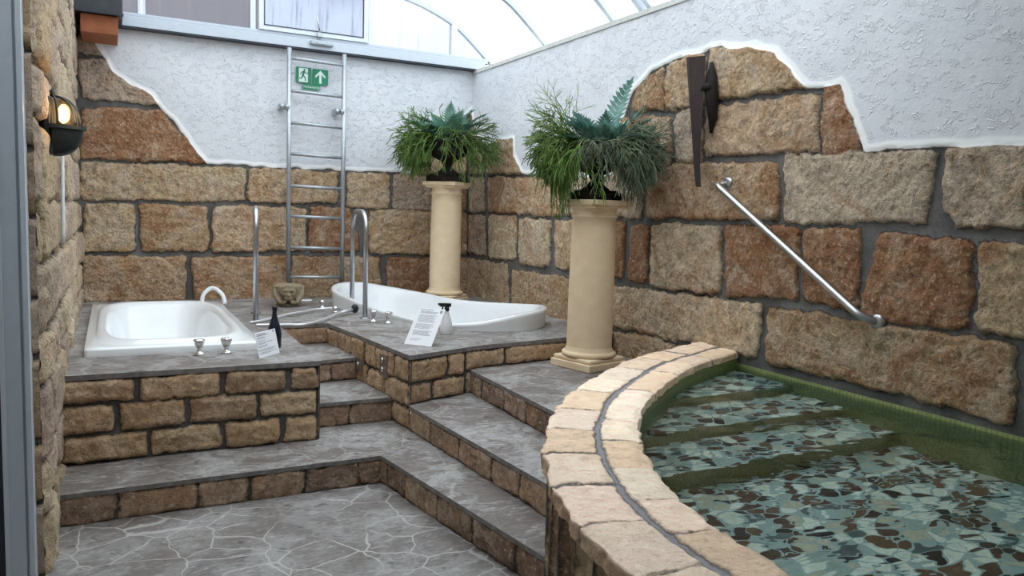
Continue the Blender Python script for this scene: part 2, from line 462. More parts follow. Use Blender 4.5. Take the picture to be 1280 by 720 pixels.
def tile_mat():
    t = NT('olive_mosaic_tile'); co = t.coord()
    sp = t.node('ShaderNodeSeparateXYZ'); t.l.new(co, sp.inputs[0])
    def grid(o):
        x = t.math('FRACT', t.math('MULTIPLY', o, 40)); return t.rng(t.math('ABSOLUTE', t.math('SUBTRACT', x, .5)), .40, .46)
    s_ = t.math('ADD', sp.outputs[0], sp.outputs[1])
    g = t.math('MAXIMUM', grid(s_), grid(sp.outputs[2]))
    c = t.mix(t.rng(t.noise(co, 30, 2), .35, .65), lin(134, 150, 88), lin(160, 170, 108))
    c = t.mix(g, c, lin(104, 114, 82))
    t.bsdf(c, .4); return t.m
M['tile'] = tile_mat()

def glow(name, col, strength):
    t = NT(name); co = t.coord()
    e = t.n.new('ShaderNodeEmission'); e.inputs[1].default_value = strength
    c = t.mix(t.rng(t.noise(co, 12, 2), .3, .7), col, tuple(min(1, x*1.1) for x in col)); t.l.new(c, e.inputs[0])
    t.l.new(e.outputs[0], t.out.inputs[0]); return t.m
M['bulb'] = glow('lit_filament', (1.0, .62, .24), 9)
def lampglass():
    t = NT('lamp_glass')
    g = t.n.new('ShaderNodeBsdfGlass'); g.inputs['Roughness'].default_value = .15; g.inputs['Color'].default_value = (1, .82, .6, 1)
    tr = t.n.new('ShaderNodeBsdfTransparent'); tr.inputs[0].default_value = (1, .85, .65, 1)
    m = t.n.new('ShaderNodeMixShader'); m.inputs[0].default_value = .4
    t.l.new(tr.outputs[0], m.inputs[1]); t.l.new(g.outputs[0], m.inputs[2]); t.l.new(m.outputs[0], t.out.inputs[0]); return t.m
M['lampglass'] = lampglass()
def darkglass():
    t = NT('dark_glass'); co = t.coord()
    t.bsdf(t.mix(t.noise(co, 2), lin(30, 38, 46), lin(54, 64, 72)), .08, spec=.6); return t.m
M['darkglass'] = darkglass()

# ------------------------------------------------------------------ stone fields
PAL = {0: [(lin(204, 184, 156), .40), (lin(196, 174, 144), .48)], 1: [(lin(190, 164, 134), .50), (lin(184, 156, 126), .58)],
       2: [(lin(172, 136, 108), .86), (lin(164, 130, 104), .78)], 3: [(lin(190, 170, 150), .32), (lin(182, 161, 144), .40)]}

def stone_field(U, V, stones, seed=0, warp=.016, r=.03):
    """signed distance to the joints, tint and id for convex polygons given in wall coordinates"""
    Uw = U+warp*.6*vnoise(U*7, V*7, 0, seed+1)+warp*.6*vnoise(U*22, V*22, 3, seed+2)+warp*.35*vnoise(U*50, V*50, 4, seed+6)
    Vw = V+warp*.6*vnoise(U*7, V*7, 7, seed+3)+warp*.6*vnoise(U*22, V*22, 9, seed+4)+warp*.35*vnoise(U*50, V*50, 8, seed+7)
    sd = np.full(U.shape, -.05); tint = np.zeros(U.shape+(4,)); tint[...] = .3; idx = np.full(U.shape, -1)
    rs = np.random.RandomState(seed+5)
    for i, (k, poly) in enumerate(stones):
        P = np.array(poly, float); x, y = P[:, 0], P[:, 1]
        if np.sum(x*np.roll(y, -1)-np.roll(x, -1)*y) < 0: P = P[::-1]
        cc, ru = PAL[k][rs.randint(2)] if isinstance(k, int) else (k, .42)
        col = np.concatenate([np.array(cc)*(1+rs.uniform(-.09, .09))*(1+rs.uniform(-.02, .02, 3)), [ru+rs.uniform(-.08, .08)]])
        b = (Uw > P[:, 0].min()-.06) & (Uw < P[:, 0].max()+.06) & (Vw > P[:, 1].min()-.06) & (Vw < P[:, 1].max()+.06)
        if not b.any(): continue
        u, v = Uw[b], Vw[b]; s = 0; hard = None
        for j in range(len(P)):
            a, c = P[j], P[(j+1) % len(P)]; e = c-a; L = np.hypot(*e)
            if L < 1e-6: continue
            d = (e[0]*(v-a[1])-e[1]*(u-a[0]))/L
            s = s+np.exp(-np.clip(d, -.5, 2)/(r*.45)); hard = d if hard is None else np.minimum(hard, d)
        d = np.minimum(-np.log(s)*r*.45, hard)
        old = sd[b]; up = d > old
        t = tint[b]; t[up] = col; tint[b] = t
        ii = idx[b]; ii[up] = i; idx[b] = ii
        sd[b] = np.where(up, d, old)
    return sd+.005, tint, idx

def sattr(sd, tint, pd=None):
    t = tint.reshape(-1, 4)
    return {'tint': t[:, :3], 'rust': t[:, 3], 'sd': sd.ravel(), 'pd': pd.ravel() if pd is not None else np.full(sd.size, -1.0)}

def relief(U, V, sd, idx, seed, amp, rough, edge=.035):
    t = np.clip(sd/edge, 0, 1); t = 1-(1-t)**2.2
    off = _h(idx, idx*3+1, idx*0+5, seed)*.5+.75
    lump = fbm(U, V, idx*1.7, seed+9, 3, 5.0)
    fine = fbm(U, V, idx*1.7, seed+11, 4, 22.0, .6)
    rid = 1-2*np.abs(fbm(U, V*1.2, idx*2.3, seed+13, 3, 8.0, .55))
    h = t*(amp*off+rough*.8*lump+rough*.8*fine+rough*.55*rid)
    h = np.where(sd > 0, h, np.clip(sd, -.02, 0)*.15+.0012*fine)
    return h

def grid_faces(nu, nv, flip=False):
    i = np.arange(nu-1)[:, None]*nv; j = np.arange(nv-1)[None, :]
    a = (i+j).ravel(); b = a+nv; c = b+1; d = a+1
    return np.stack([a, d, c, b] if flip else [a, b, c, d], 1)

def rows(u0, u1, v0, v1, rowh, lens, gap=.03, seed=0, pal=(1,), jit=.012, edge=None):
    """coursed stones; rowh = list of fractions or a height"""
    rs = np.random.RandomState(seed); out = []
    if not isinstance(rowh, (list, tuple)):
        n = max(1, int(round((v1-v0)/rowh))); rowh = [1.0/n]*n
    tot = sum(rowh); v = v0
    for k, hh in enumerate(rowh):
        hv = (v1-v0)*hh/tot
        u = u0-(rs.uniform(0, lens[0]) if edge is None else 0)
        while u < u1:
            L = rs.uniform(*lens); e = min(u+L, u1+.0) if edge is not None else u+L
            if edge is not None and u1-e < lens[0]*.5: e = u1
            g = gap/2; j = lambda: rs.uniform(-jit, jit)
            out.append((pal[rs.randint(len(pal))], [(u+g+j(), v+g+j()), (e-g+j(), v+g+j()), (e-g+j(), v+hv-g+j()), (u+g+j(), v+hv-g+j())]))
            u = e
            if edge is not None and e >= u1: break
        v += hv
    return out

def face_panel(name, path, z0, z1, stones, mat, parent=None, res=.012, amp=.016, rough=.008, seed=0, inset=.012, flip=False, edge=.03, warp=.012, rr=.014):
    """stone facing along a polyline path of plan points; outward is to the right of the path"""
    P = np.array(path, float); seg = np.hypot(*(P[1:]-P[:-1]).T); S = np.concatenate([[0], np.cumsum(seg)]); L = S[-1]
    us = np.linspace(0, L, max(2, int(L/res)+1)); us = np.unique(np.concatenate([us, S[1:-1]]))
    vs = np.linspace(z0, z1, max(2, int((z1-z0)/res)+1))
    x = np.interp(us, S, P[:, 0]); y = np.interp(us, S, P[:, 1])
    # normals, averaged at corners
    dn = (P[1:]-P[:-1])/seg[:, None]; k = np.clip(np.searchsorted(S, us, side='right')-1, 0, len(seg)-1)
    n = np.stack([dn[k, 1], -dn[k, 0]], 1)
    if len(seg) > 3:  # curved path
        vn = np.zeros_like(P); vn[:-1] += dn; vn[1:] += dn; vn /= np.linalg.norm(vn, axis=1)[:, None]
        n = np.stack([np.interp(us, S, vn[:, 1]), -np.interp(us, S, vn[:, 0])], 1)
    else:
        for q_ in range(1, len(seg)):
            n1 = np.array([dn[q_-1, 1], -dn[q_-1, 0]]); n2 = np.array([dn[q_, 1], -dn[q_, 0]])
            n[np.argmin(np.abs(us-S[q_]))] = (n1+n2)/(1+n1@n2)
    U, V = np.meshgrid(us, vs, indexing='ij')
    st = stones(L) if callable(stones) else stones
    sd, tint, idx = stone_field(U, V, st, seed, warp, rr)
    h = relief(U, V, sd, idx, seed, amp, rough, edge)-inset
    X = x[:, None]+n[:, 0:1]*h; Y = y[:, None]+n[:, 1:2]*h
    v = np.stack([X, Y, V], -1).reshape(-1, 3)
    return mesh_obj(name, v, grid_faces(len(us), len(vs)), mat, parent, True,
                    attrs=sattr(sd, tint))

def poly_dist(U, V, line):
    """distance to a polyline"""
    d = np.full(U.shape, 9.0)
    for a, b in zip(line[:-1], line[1:]):
        a = np.array(a); b = np.array(b); e = b-a; L2 = e@e
        t = np.clip(((U-a[0])*e[0]+(V-a[1])*e[1])/L2, 0, 1)
        d = np.minimum(d, np.hypot(U-a[0]-t*e[0], V-a[1]-t*e[1]))
    return d

def plaster_dist(U, V, line, sgn=None):
    """signed distance to the border; positive where plaster is, i.e. above the border line (even-odd test with the region above)"""
    line = [tuple(p) for p in line]
    d = poly_dist(U, V, line)
    ring = line+[(line[-1][0], 20.0), (line[0][0], 20.0)]
    ins = np.zeros(U.shape, bool); n = len(ring)
    for i in range(n):
        (x1, y1), (x2, y2) = ring[i], ring[(i+1) % n]
        c = ((y1 > V) != (y2 > V)) & (U < (x2-x1)*(V-y1)/((y2-y1) if y2 != y1 else 1e-9)+x1)
        ins ^= c
    return np.where(ins, d, -d)

def wall_mesh(name, us, vs, stones, border, pos, mat, seed, amp=.022, rough=.017, ph=.018, warp=.02):
    U, V = np.meshgrid(us, vs, indexing='ij')
    sd, tint, idx = stone_field(U, V, stones, seed, warp)
    h = relief(U, V, sd, idx, seed, amp, rough, .022)
    Uw = U+.012*vnoise(U*12, V*12, 0, 77); Vw = V+.012*vnoise(U*12, V*12, 5, 78)
    pd = plaster_dist(Uw, Vw, border) if border is not None else np.full(U.shape, -1.0)
    t = np.clip((pd+.006)/.016, 0, 1)
    h = h*(1-t)+(ph+.003*fbm(U, V, 0, 5, 3, 7))*t
    if callable(pos): v = pos(U, V, h)
    return mesh_obj(name, v.reshape(-1, 3), grid_faces(len(us), len(vs)), mat, None, True,
                    attrs=sattr(sd, tint, pd))

RIGHT_STONES = [
    (1, [(5.009,2.579),(4.687,2.724),(4.66,2.392),(5.047,2.413)]),
    (1, [(4.661,2.742),(4.455,2.738),(4.239,2.752),(4.169,2.39),(4.381,2.364),(4.631,2.378)]),
    (1, [(4.192,2.754),(3.573,2.669),(3.275,2.374),(3.712,2.375),(4.145,2.382)]),
    (1, [(5.341,2.391),(4.573,2.338),(4.526,1.98),(5.311,2.01)]),
    (3, [(4.528,2.345),(4.248,2.366),(4.2,1.994),(4.49,1.984)]),
    (1, [(4.224,2.369),(3.711,2.36),(3.245,2.357),(3.209,2.015),(3.614,2.008),(4.186,2.015)]),
    (2, [(3.213,2.384),(3.066,2.378),(2.918,1.99),(3.191,1.996)]),
    (3, [(8.218,1.987),(7.743,1.984),(7.697,1.602),(8.147,1.605)]),
    (1, [(7.662,1.982),(6.091,1.94),(6.065,1.588),(7.616,1.603)]),
    (3, [(6.035,1.932),(4.87,1.987),(4.869,1.598),(5.995,1.59)]),
    (1, [(4.811,1.997),(3.525,1.96),(3.475,1.611),(4.798,1.599)]),
    (3, [(3.471,2.006),(2.49,1.983),(2.511,1.609),(3.443,1.602)]),
    (3, [(2.445,1.984),(2.051,1.982),(2.015,1.598),(2.344,1.591),(2.43,1.685)]),
    (1, [(7.706,2.335),(7.033,2.387),(6.75,1.989),(7.644,2.015)]),
    (1, [(8.197,2.347),(7.762,2.252),(7.746,2.018),(8.176,2.031)]),
    (1, [(8.269,2.749),(7.917,2.696),(7.764,2.287),(8.222,2.385)]),
    (3, [(8.168,1.577),(7.674,1.568),(7.623,1.127),(8.138,1.13)]),
    (0, [(7.593,1.569),(6.94,1.572),(6.925,1.123),(7.562,1.122)]),
    (0, [(6.887,1.557),(6.25,1.563),(6.246,1.11),(6.855,1.112)]),
    (1, [(6.176,1.55),(5.803,1.551),(5.77,1.119),(6.143,1.111)]),
    (2, [(5.737,1.546),(5.064,1.556),(5.073,1.124),(5.703,1.103)]),
    (2, [(4.999,1.545),(4.765,1.552),(4.759,1.108),(4.996,1.105)]),
    (0, [(4.726,1.553),(3.968,1.568),(3.944,1.099),(4.708,1.089)]),
    (2, [(3.937,1.569),(3.311,1.577),(3.286,1.147),(3.912,1.092)]),
    (2, [(3.287,1.578),(2.907,1.576),(2.867,1.133),(3.249,1.133)]),
    (2, [(2.78,1.551),(2.258,1.541),(2.246,1.116),(2.859,1.099),(2.84,1.346)]),
    (1, [(2.239,1.538),(1.943,1.538),(1.904,1.115),(2.212,1.118)]),
    (0, [(8.18,1.073),(7.1,1.078),(7.052,0.653),(8.147,0.576)]),
    (1, [(7.007,1.027),(5.294,1.065),(5.261,0.644),(6.97,0.514)]),
    (0, [(5.247,1.049),(3.561,1.081),(3.573,0.744),(5.219,0.703)]),
    (1, [(3.52,1.076),(2.019,1.085),(2.0,0.726),(3.511,0.73)]),
    (1, [(5.228,0.669),(4.486,0.715),(4.089,0.656),(4.073,0.468),(5.196,0.262)]),
]
BACK_STONES = [
    (3, [(-0.262,3.076),(-0.156,3.076),(-0.032,2.902),(-0.259,2.896)]),
    (3, [(-0.254,2.854),(-0.032,2.873),(0.181,2.755),(0.434,2.503),(-0.242,2.491)]),
    (2, [(-0.237,2.421),(0.413,2.457),(0.831,1.984),(-0.245,1.965)]),
    (0, [(-0.252,1.936),(1.171,1.965),(1.179,1.627),(-0.258,1.598)]),
    (1, [(1.201,1.966),(2.095,1.966),(2.098,1.643),(1.201,1.62)]),
    (1, [(2.187,1.971),(2.649,1.979),(2.664,1.603),(2.183,1.604)]),
    (3, [(2.693,1.981),(3.153,1.987),(3.163,1.601),(2.692,1.595)]),
    (1, [(3.182,1.989),(3.558,1.99),(3.569,1.604),(3.191,1.602)]),
    (0, [(-0.227,1.57),(0.186,1.577),(0.187,1.121),(-0.241,1.118)]),
    (1, [(0.226,1.571),(0.829,1.584),(0.842,1.133),(0.241,1.129)]),
    (1, [(0.873,1.578),(1.767,1.599),(1.771,1.139),(0.864,1.133)]),
    (2, [(1.8,1.592),(2.218,1.597),(2.316,1.347),(2.327,1.134),(1.803,1.139)]),
    (1, [(2.425,1.587),(3.153,1.592),(3.175,1.112),(2.432,1.117)]),
    (1, [(3.211,1.585),(3.58,1.586),(3.594,1.114),(3.222,1.113)]),
    (1, [(-0.242,1.082),(0.631,1.085),(0.621,0.641),(-0.25,0.654)]),
    (1, [(0.689,1.085),(1.593,1.089),(1.595,0.627),(0.693,0.648)]),
    (1, [(1.625,1.089),(2.557,1.084),(2.592,0.622),(1.627,0.643)]),
    (2, [(2.647,1.075),(3.175,1.077),(3.206,0.627),(2.637,0.621)]),
    (1, [(3.223,1.077),(3.605,1.078),(3.618,0.637),(3.234,0.635)]),
    (1, [(3.089,2.34),(3.536,2.751),(3.557,2.026),(2.939,2.002)]),
]
RB = [(8.227,2.798),(8.088,2.704),(7.987,2.475),(7.723,2.276),(7.49,2.346),(7.065,2.342),(7.036,2.189),(6.833,1.983),(5.727,1.917),(5.293,1.926),(5.219,2.273),(5.078,2.539),(5.05,2.578),(4.837,2.687),(4.678,2.722),(4.455,2.732),(4.159,2.738),(4.05,2.73),(3.78,2.685),(3.594,2.62),(3.321,2.371),(3.091,2.36),(2.99,2.171),(2.918,1.99),(2.084,1.977)]
BB = [(-0.23,3.149),(-0.181,3.073),(-0.057,2.906),(0.018,2.758),(0.147,2.679),(0.346,2.576),(0.393,2.492),(0.515,2.369),(0.809,1.983),(1.126,1.978),(2.893,1.991),(3.0,2.144),(3.323,2.426),(3.595,2.729)]


# ------------------------------------------------------------------ walls
RS = RIGHT_STONES+rows(-2.0, 1.93, .73, 1.99, [.36, .48, .42], (.5, 1.0), .05, 3, (0, 1, 2, 3), edge=True)
RBL = [tuple(p) for p in RB]+[(-2.0, 1.98)]
RBL = [(8.4, 2.85)]+RBL
us = np.concatenate([np.arange(-2.0, 1.7, .04), np.arange(1.7, 5.5, .011), np.arange(5.5, 8.12, .014)])
vs = np.concatenate([np.arange(.40, 2.80, .0125), np.arange(2.8, 3.161, .03)])
o = wall_mesh('wall_right', us, vs, RS, RBL, lambda U, V, h: np.stack([XR-h, U, V], -1), M['wall_stone'], 11)
tag(o, kind='structure')
us = np.concatenate([np.arange(-.34, 3.66, .0125)])
vs = np.concatenate([np.arange(.62, 3.17, .0125)])
BBL = [(-.4, 3.3), (-.23, 3.149)]+[tuple(p) for p in BB[1:]]+[(3.8, 2.9)]
o = wall_mesh('wall_back', us, vs, BACK_STONES, BBL, lambda U, V, h: np.stack([U, YB-h, V], -1), M['wall_stone'], 23)
tag(o, kind='structure')
# left wall: rough irregular stones
LS = rows(3.6, 8.2, -.05, 4.1, [.30, .24, .33, .22, .30, .26, .34, .25, .3, .22, .34, .26, .3, .24, .3], (.28, .62), .030, 41, (0, 3, 3, 0), .022)
us = np.arange(3.70, 8.12, .016); vs = np.arange(0, 4.0, .016)
def lpos(U, V, h):
    x = XL-.035+h+.012*fbm(U, V, 0, 3, 3, 2.5)
    x = x-np.clip((U-4.86)/.06, 0, 1)*.012*(V > 1.3)
    t = np.clip((3.78-U)/.08, 0, 1)
    return np.stack([x-t*t*.03, U, V], -1)
U, V = np.meshgrid(us, vs, indexing='ij')
sd, tint, idx = stone_field(U, V, LS, 51, .018)
h = relief(U, V, sd, idx, 51, .030, .018, .025)
o = mesh_obj('wall_left', lpos(U, V, h).reshape(-1, 3), grid_faces(len(us), len(vs)), M['left_stone'], None, True,
             attrs=sattr(sd, tint))
tag(o, kind='structure')
# its end facing the camera
o = face_panel('wall_left_end', [(-.44, 3.70), (-.275, 3.70)], 0, 4.0, lambda L: rows(-.05, L+.03, 0, 4.0, [.30, .24, .33, .22, .30, .26, .34, .25, .3, .22, .34, .26, .3], (.5, .6), .03, 5, (3, 1), .01),
               M['left_stone'], None, .014, .03, .012, 61, 0.0)
tag(o, kind='structure')
b = MB(); b.box((-.60, 3.712, 0), (-.30, 8.3, 4.0)); tag(b.build('wall_left_core', M['plain_plaster']), kind='structure')
b = MB(); b.box((XR+.012, -2.0, -.3), (XR+.2, 8.3, 3.14)); tag(b.build('wall_right_core', M['plain_plaster']), kind='structure')
b = MB(); b.box((-.32, YB+.012, 0), (XR+.012, YB+.2, 3.14)); tag(b.build('wall_back_core', M['plain_plaster']), kind='structure')
# sloping sill on the right wall under the vault
b = MB(); b.add([(XR-.032, -2, 3.158), (XR-.032, 8.1, 3.158), (3.86, 8.1, 3.27), (3.86, -2, 3.27), (XR-.03, -2, 3.12), (XR-.03, 8.1, 3.12), (3.86, 8.1, 3.2), (3.86, -2, 3.2)],
                [(0, 1, 2, 3), (4, 7, 6, 5), (0, 4, 5, 1), (3, 2, 6, 7)])
tag(b.build('trim_1', M['plain_plaster']), kind='structure')
b = MB(); b.box((-1.4, -2.1, 0), (-1.25, 3.75, 3.5)); tag(b.build('wall_side', M['plain_plaster']), kind='structure')
b = MB(); b.box((-1.4, -2.2, 3.5), (XR+.3, 2.3, 3.6)); tag(b.build('ceiling_light_block', M['plain_plaster']), kind='structure')  # unseen opaque ceiling, added to keep sky light off the near end
b = MB(); b.box((-1.4, -2.2, -.3), (XR+.2, -2.02, 3.5)); tag(b.build('wall_front', M['plain_plaster']), kind='structure')

# ------------------------------------------------------------------ floor
def slab(name, poly, zt, th, mats, parent=None, holes=(), kind=None):
    """flat slab with optional holes; material 0 on top, 1 on the sides"""
    import bmesh
    bm = bmesh.new()
    off = Vector((0, 0, 0)); p = parent
    while p is not None: off += p.location; p = p.parent
    loops = [list(poly)]+[list(h) for h in holes]; ed = []; rings = []
    for L in loops:
        vv = [bm.verts.new(Vector((x, y, zt))-off) for x, y in L]; rings.append(vv)
        for i in range(len(vv)): ed.append(bm.edges.new((vv[i], vv[(i+1) % len(vv)])))
    r = bmesh.ops.triangle_fill(bm, edges=ed, use_beauty=True, use_dissolve=False)
    for f in bm.faces:
        f.normal_update()
        if f.normal.z < 0: f.normal_flip()
    lows = []
    for vv in rings:
        lo = [bm.verts.new(v.co-Vector((0, 0, th))) for v in vv]
        for i in range(len(vv)):
            j = (i+1) % len(vv)
            f = bm.faces.new((vv[i], lo[i], lo[j], vv[j])); f.material_index = 1
        lows.append(lo)
    if not holes:
        try:
            f = bm.faces.new(lows[0]); f.material_index = 1
        except Exception: pass
    bm.normal_update()
    me = bpy.data.meshes.new(name); bm.to_mesh(me); bm.free()
    for m in mats: me.materials.append(m)
    o = bpy.data.objects.new(name, me); COL.objects.link(o)
    if parent is not None: o.parent = parent
    if kind: o['kind'] = kind
    return o

slab('floor', [(-1.3, -2), (1.9, -2), (1.5, 2.0), (1.9, 2.9), (1.6, 4.5), (-.35, 4.5), (-.35, 3.75), (-1.3, 3.75)], 0, .05, [M['paving'], M['edge']], kind='structure')

# ------------------------------------------------------------------ steps
ED = .024   # cement edge of every tread
SP = (lin(160, 134, 112), lin(150, 126, 108), lin(136, 114, 98), lin(126, 104, 90))
def riser(L, z0, z1, seed, lens=(.20, .40)):
    return rows(.0, L, z0-.004, z1+.006, [1], lens, .016, seed, SP, .003, edge=True)

def step(label, poly, path, zt, seed, base=None, extra=None, cat='step', grp=None, lens=(.20, .40)):
    c = np.mean(np.array(poly), 0)
    t = thing('stone_step', (float(c[0]), float(c[1]), zt-H), label, cat, grp)
    slab('tread', poly, zt, ED, [M['tread'], M['edge']], t)
    for k, p in enumerate(path):
        face_panel('riser', p, zt-H, zt-ED, lambda L: riser(L, zt-H, zt-ED, seed+k, lens), M['face_stone'], t, .010, .010, .008, seed+k, .014, edge=.022)
    return t

step('lowest wide L-shaped stone step wrapping the paved floor', [(-.30, 4.23), (1.375, 4.262), (1.60, 2.68), (1.66, 2.30), (1.9, 2.70), (2.5, 3.3), (2.3, 5.1), (-.30, 5.1)],
     [[(-.30, 4.23), (1.375, 4.262), (1.60, 2.68), (1.66, 2.30)]], Z1, 101)
step('second stone step, between the lowest step and the landing beside the pool wall', [(1.70, 4.70), (1.81, 3.05), (1.84, 2.7), (2.5, 3.3), (2.6, 5.0), (1.75, 4.82)],
     [[(1.70, 4.70), (1.81, 3.05), (1.84, 2.7)]], Z2, 111)
step('stone landing under the near cream column, third level by the pool wall', [(2.22, 4.93), (2.185, 3.2), (2.5, 3.4), (3.0, 3.72), (3.64, 4.0), (3.64, 5.2)],
     [[(2.22, 4.93), (2.185, 3.2)]], Z3, 121, cat='landing')
step('small lower step in the gap between the two tub platforms', [(1.12, 4.95), (1.68, 4.955), (1.62, 5.62), (1.12, 5.6)],
     [[(1.12, 4.955), (1.68, 4.96)]], Z2, 131, lens=(.2, .3))
step('small upper step in the gap, below the hand shower hose', [(1.12, 5.50), (1.625, 5.58), (1.55, 6.28), (1.12, 6.28)],
     [[(1.12, 5.505), (1.625, 5.585)]], Z3, 141, lens=(.2, .3))

# ------------------------------------------------------------------ raised platform carrying both tubs
T2 = [(1.86, 7.30), (1.93, 6.95), (2.06, 6.55), (2.19, 6.10), (2.33, 5.78), (2.55, 5.52), (2.85, 5.44), (3.14, 5.55), (3.33, 5.83), (3.30, 6.20), (3.16, 6.62), (2.98, 7.02), (2.82, 7.40), (2.55, 7.68), (2.22, 7.72), (1.96, 7.58)]
T2H = [.14, .09, .04, .02, .015, .05, .11, .13, .13, .10, .07, .06, .08, .12, .17, .17]
T2c = np.mean(T2, 0)
plat = thing('tub_platform', (1.5, 6.3, 0), 'raised stone-faced platform holding both white tubs along the back wall', 'platform')
deckpoly = [(-.30, 4.685), (1.125, 4.70), (1.155, 6.24), (1.545, 6.25), (1.70, 4.70), (2.30, 4.925), (3.11, 5.06), (3.64, 5.14), (3.64, 8.12), (-.30, 8.12)]
h1 = [(-.10, 5.30), (.80, 5.30), (.80, 7.42), (-.10, 7.42)]
h2 = [tuple(T2c+(np.array(p)-T2c)*.952) for p in T2]
slab('deck', deckpoly, Z4, ED+.005, [M['tread'], M['edge']], plat, [h1, h2])
FP = (1, lin(176, 148, 118), lin(164, 138, 112), lin(182, 156, 126))
def left_front(L):
    W = 1.40; x0 = L-W; out = []
    rws = [(.500, .622, [(0, .26), (.285, .58), (.605, .85), (.875, .985)]), (.338, .482, [(0, .185), (.21, .445), (.47, .73), (.748, .985)]), (.178, .318, [(.01, .30), (.325, .585), (.605, .83), (.852, .985)])]
    rs = np.random.RandomState(5)
    for a, b_, cs in rws:
        for u, v in cs:
            j = lambda: rs.uniform(-.006, .006)
            out.append((FP[rs.randint(4)], [(x0+u*W+j(), a+j()), (x0+v*W+j(), a+j()), (x0+v*W+j(), b_+j()), (x0+u*W+j(), b_+j())]))
    return out
ZF = Z4-.024
face_panel('front_facing', [(-.30, 4.685), (1.125, 4.70)], Z1, ZF, left_front, M['face_stone'], plat, .010, .018, .016, 201, .016)
face_panel('side_facing', [(1.125, 4.70), (1.155, 6.24)], Z1, ZF, lambda L: rows(0, L, Z1, ZF, [1, 1, 1], (.3, .5), .03, 7, FP, .006, edge=True), M['face_stone'], plat, .02, .012, .01, 202, .016)
face_panel('rear_facing', [(1.14, 6.24), (1.575, 6.25)], Z3, ZF, lambda L: rows(0, L, Z3, ZF, [1], (.36, .4), .02, 9, FP, .004, edge=True), M['face_stone'], plat, .012, .012, .008, 203, .014)
face_panel('side_facing', [(1.5425, 6.28), (1.70, 4.70)], Z1, ZF, lambda L: rows(0, L, Z1, ZF, [.30, .34, .36], (.17, .34), .024, 15, FP, .008, edge=True), M['face_stone'], plat, .011, .016, .012, 204, .014)
face_panel('front_facing', [(1.70, 4.70), (2.30, 4.925), (3.11, 5.06), (3.64, 5.14)], Z2, ZF,
           [(FP[1], [(.015, .478), (.325, .478), (.325, .618), (.015, .618)]), (FP[0], [(.35, .478), (.50, .478), (.50, .618), (.35, .618)]), (FP[3], [(.525, .505), (.86, .505), (.86, .618), (.525, .618)]),
            (FP[1], [(.885, .505), (1.5, .505), (1.5, .618), (.885, .618)]), (FP[2], [(.015, .338), (.19, .338), (.19, .452), (.015, .452)]), (FP[3], [(.215, .338), (.50, .338), (.50, .452), (.215, .452)]), (FP[0], [(.53, .338), (.9, .338), (.9, .48), (.53, .48)])],
           M['face_stone'], plat, .010, .016, .012, 205, .014)

# ------------------------------------------------------------------ curved pool wall
outer = [(3.66, 4.17), (3.41, 4.06), (2.98, 3.87), (2.65, 3.68), (2.24, 3.37), (1.95, 3.12), (1.73, 2.88), (1.53, 2.62), (1.37, 2.35), (1.23, 2.04), (1.14, 1.74), (1.10, 1.42), (1.10, 1.05), (1.17, .65), (1.32, .25), (1.56, -.12), (1.9, -.45), (2.4, -.75), (3.0, -.9), (3.66, -.95)]
OC = catmull(outer, 10); oseg = np.hypot(*(OC[1:]-OC[:-1]).T); OS = np.concatenate([[0], np.cumsum(oseg)]); OL = OS[-1]
tng = np.gradient(OC, axis=0); tng /= np.linalg.norm(tng, axis=1)[:, None]
ON = np.stack([-tng[:, 1], tng[:, 0]], 1)    # into the pool
CW = .36
def at_u(u, v):
    """point of the coping plan: u along the outer edge, v inwards"""
    x = np.interp(u, OS, OC[:, 0]); y = np.interp(u, OS, OC[:, 1]); nx = np.interp(u, OS, ON[:, 0]); ny = np.interp(u, OS, ON[:, 1])
    return x+nx*v, y+ny*v
def near_u(p):
    return float(OS[np.argmin(np.hypot(OC[:, 0]-p[0], OC[:, 1]-p[1]))])
jo = sorted([near_u(p) for p in [(2.24, 3.37), (1.99, 3.16), (1.73, 2.88), (1.53, 2.62), (1.37, 2.35), (1.23, 2.04), (1.15, 1.74), (1.11, 1.42)]])
ji = sorted([near_u(p) for p in [(2.50, 3.60), (2.09, 3.27), (1.66, 2.77), (1.46, 2.50), (1.30, 2.20), (1.19, 1.90), (1.12, 1.60)]])
rs = np.random.RandomState(3)
def fill(j):
    a = list(j)
    while a[0] > .35: a.insert(0, a[0]-rs.uniform(.30, .40))
    while a[-1] < OL-.3: a.append(a[-1]+rs.uniform(.30, .42))
    return [0]+a if a[0] > .15 else a
CP = (lin(236, 212, 190), lin(230, 205, 180), lin(238, 217, 196), lin(226, 198, 170))
cst = []
EDG = .050
for j, (v0, v1) in ((fill(jo), (-.13, .188)), (fill(ji), (.218, CW+.12))):
    for a, b_ in zip(j[:-1], j[1:]):
        q = lambda: rs.uniform(-.008, .008)
        cst.append((CP[rs.randint(4)], [(a+.008+q(), v0), (b_-.008+q(), v0), (b_-.008+q(), v1+q()), (a+.008+q(), v1+q())]))
us = np.concatenate([np.arange(0, near_u((1.10, 1.2)), .0095), np.arange(near_u((1.10, 1.2)), OL, .03)])
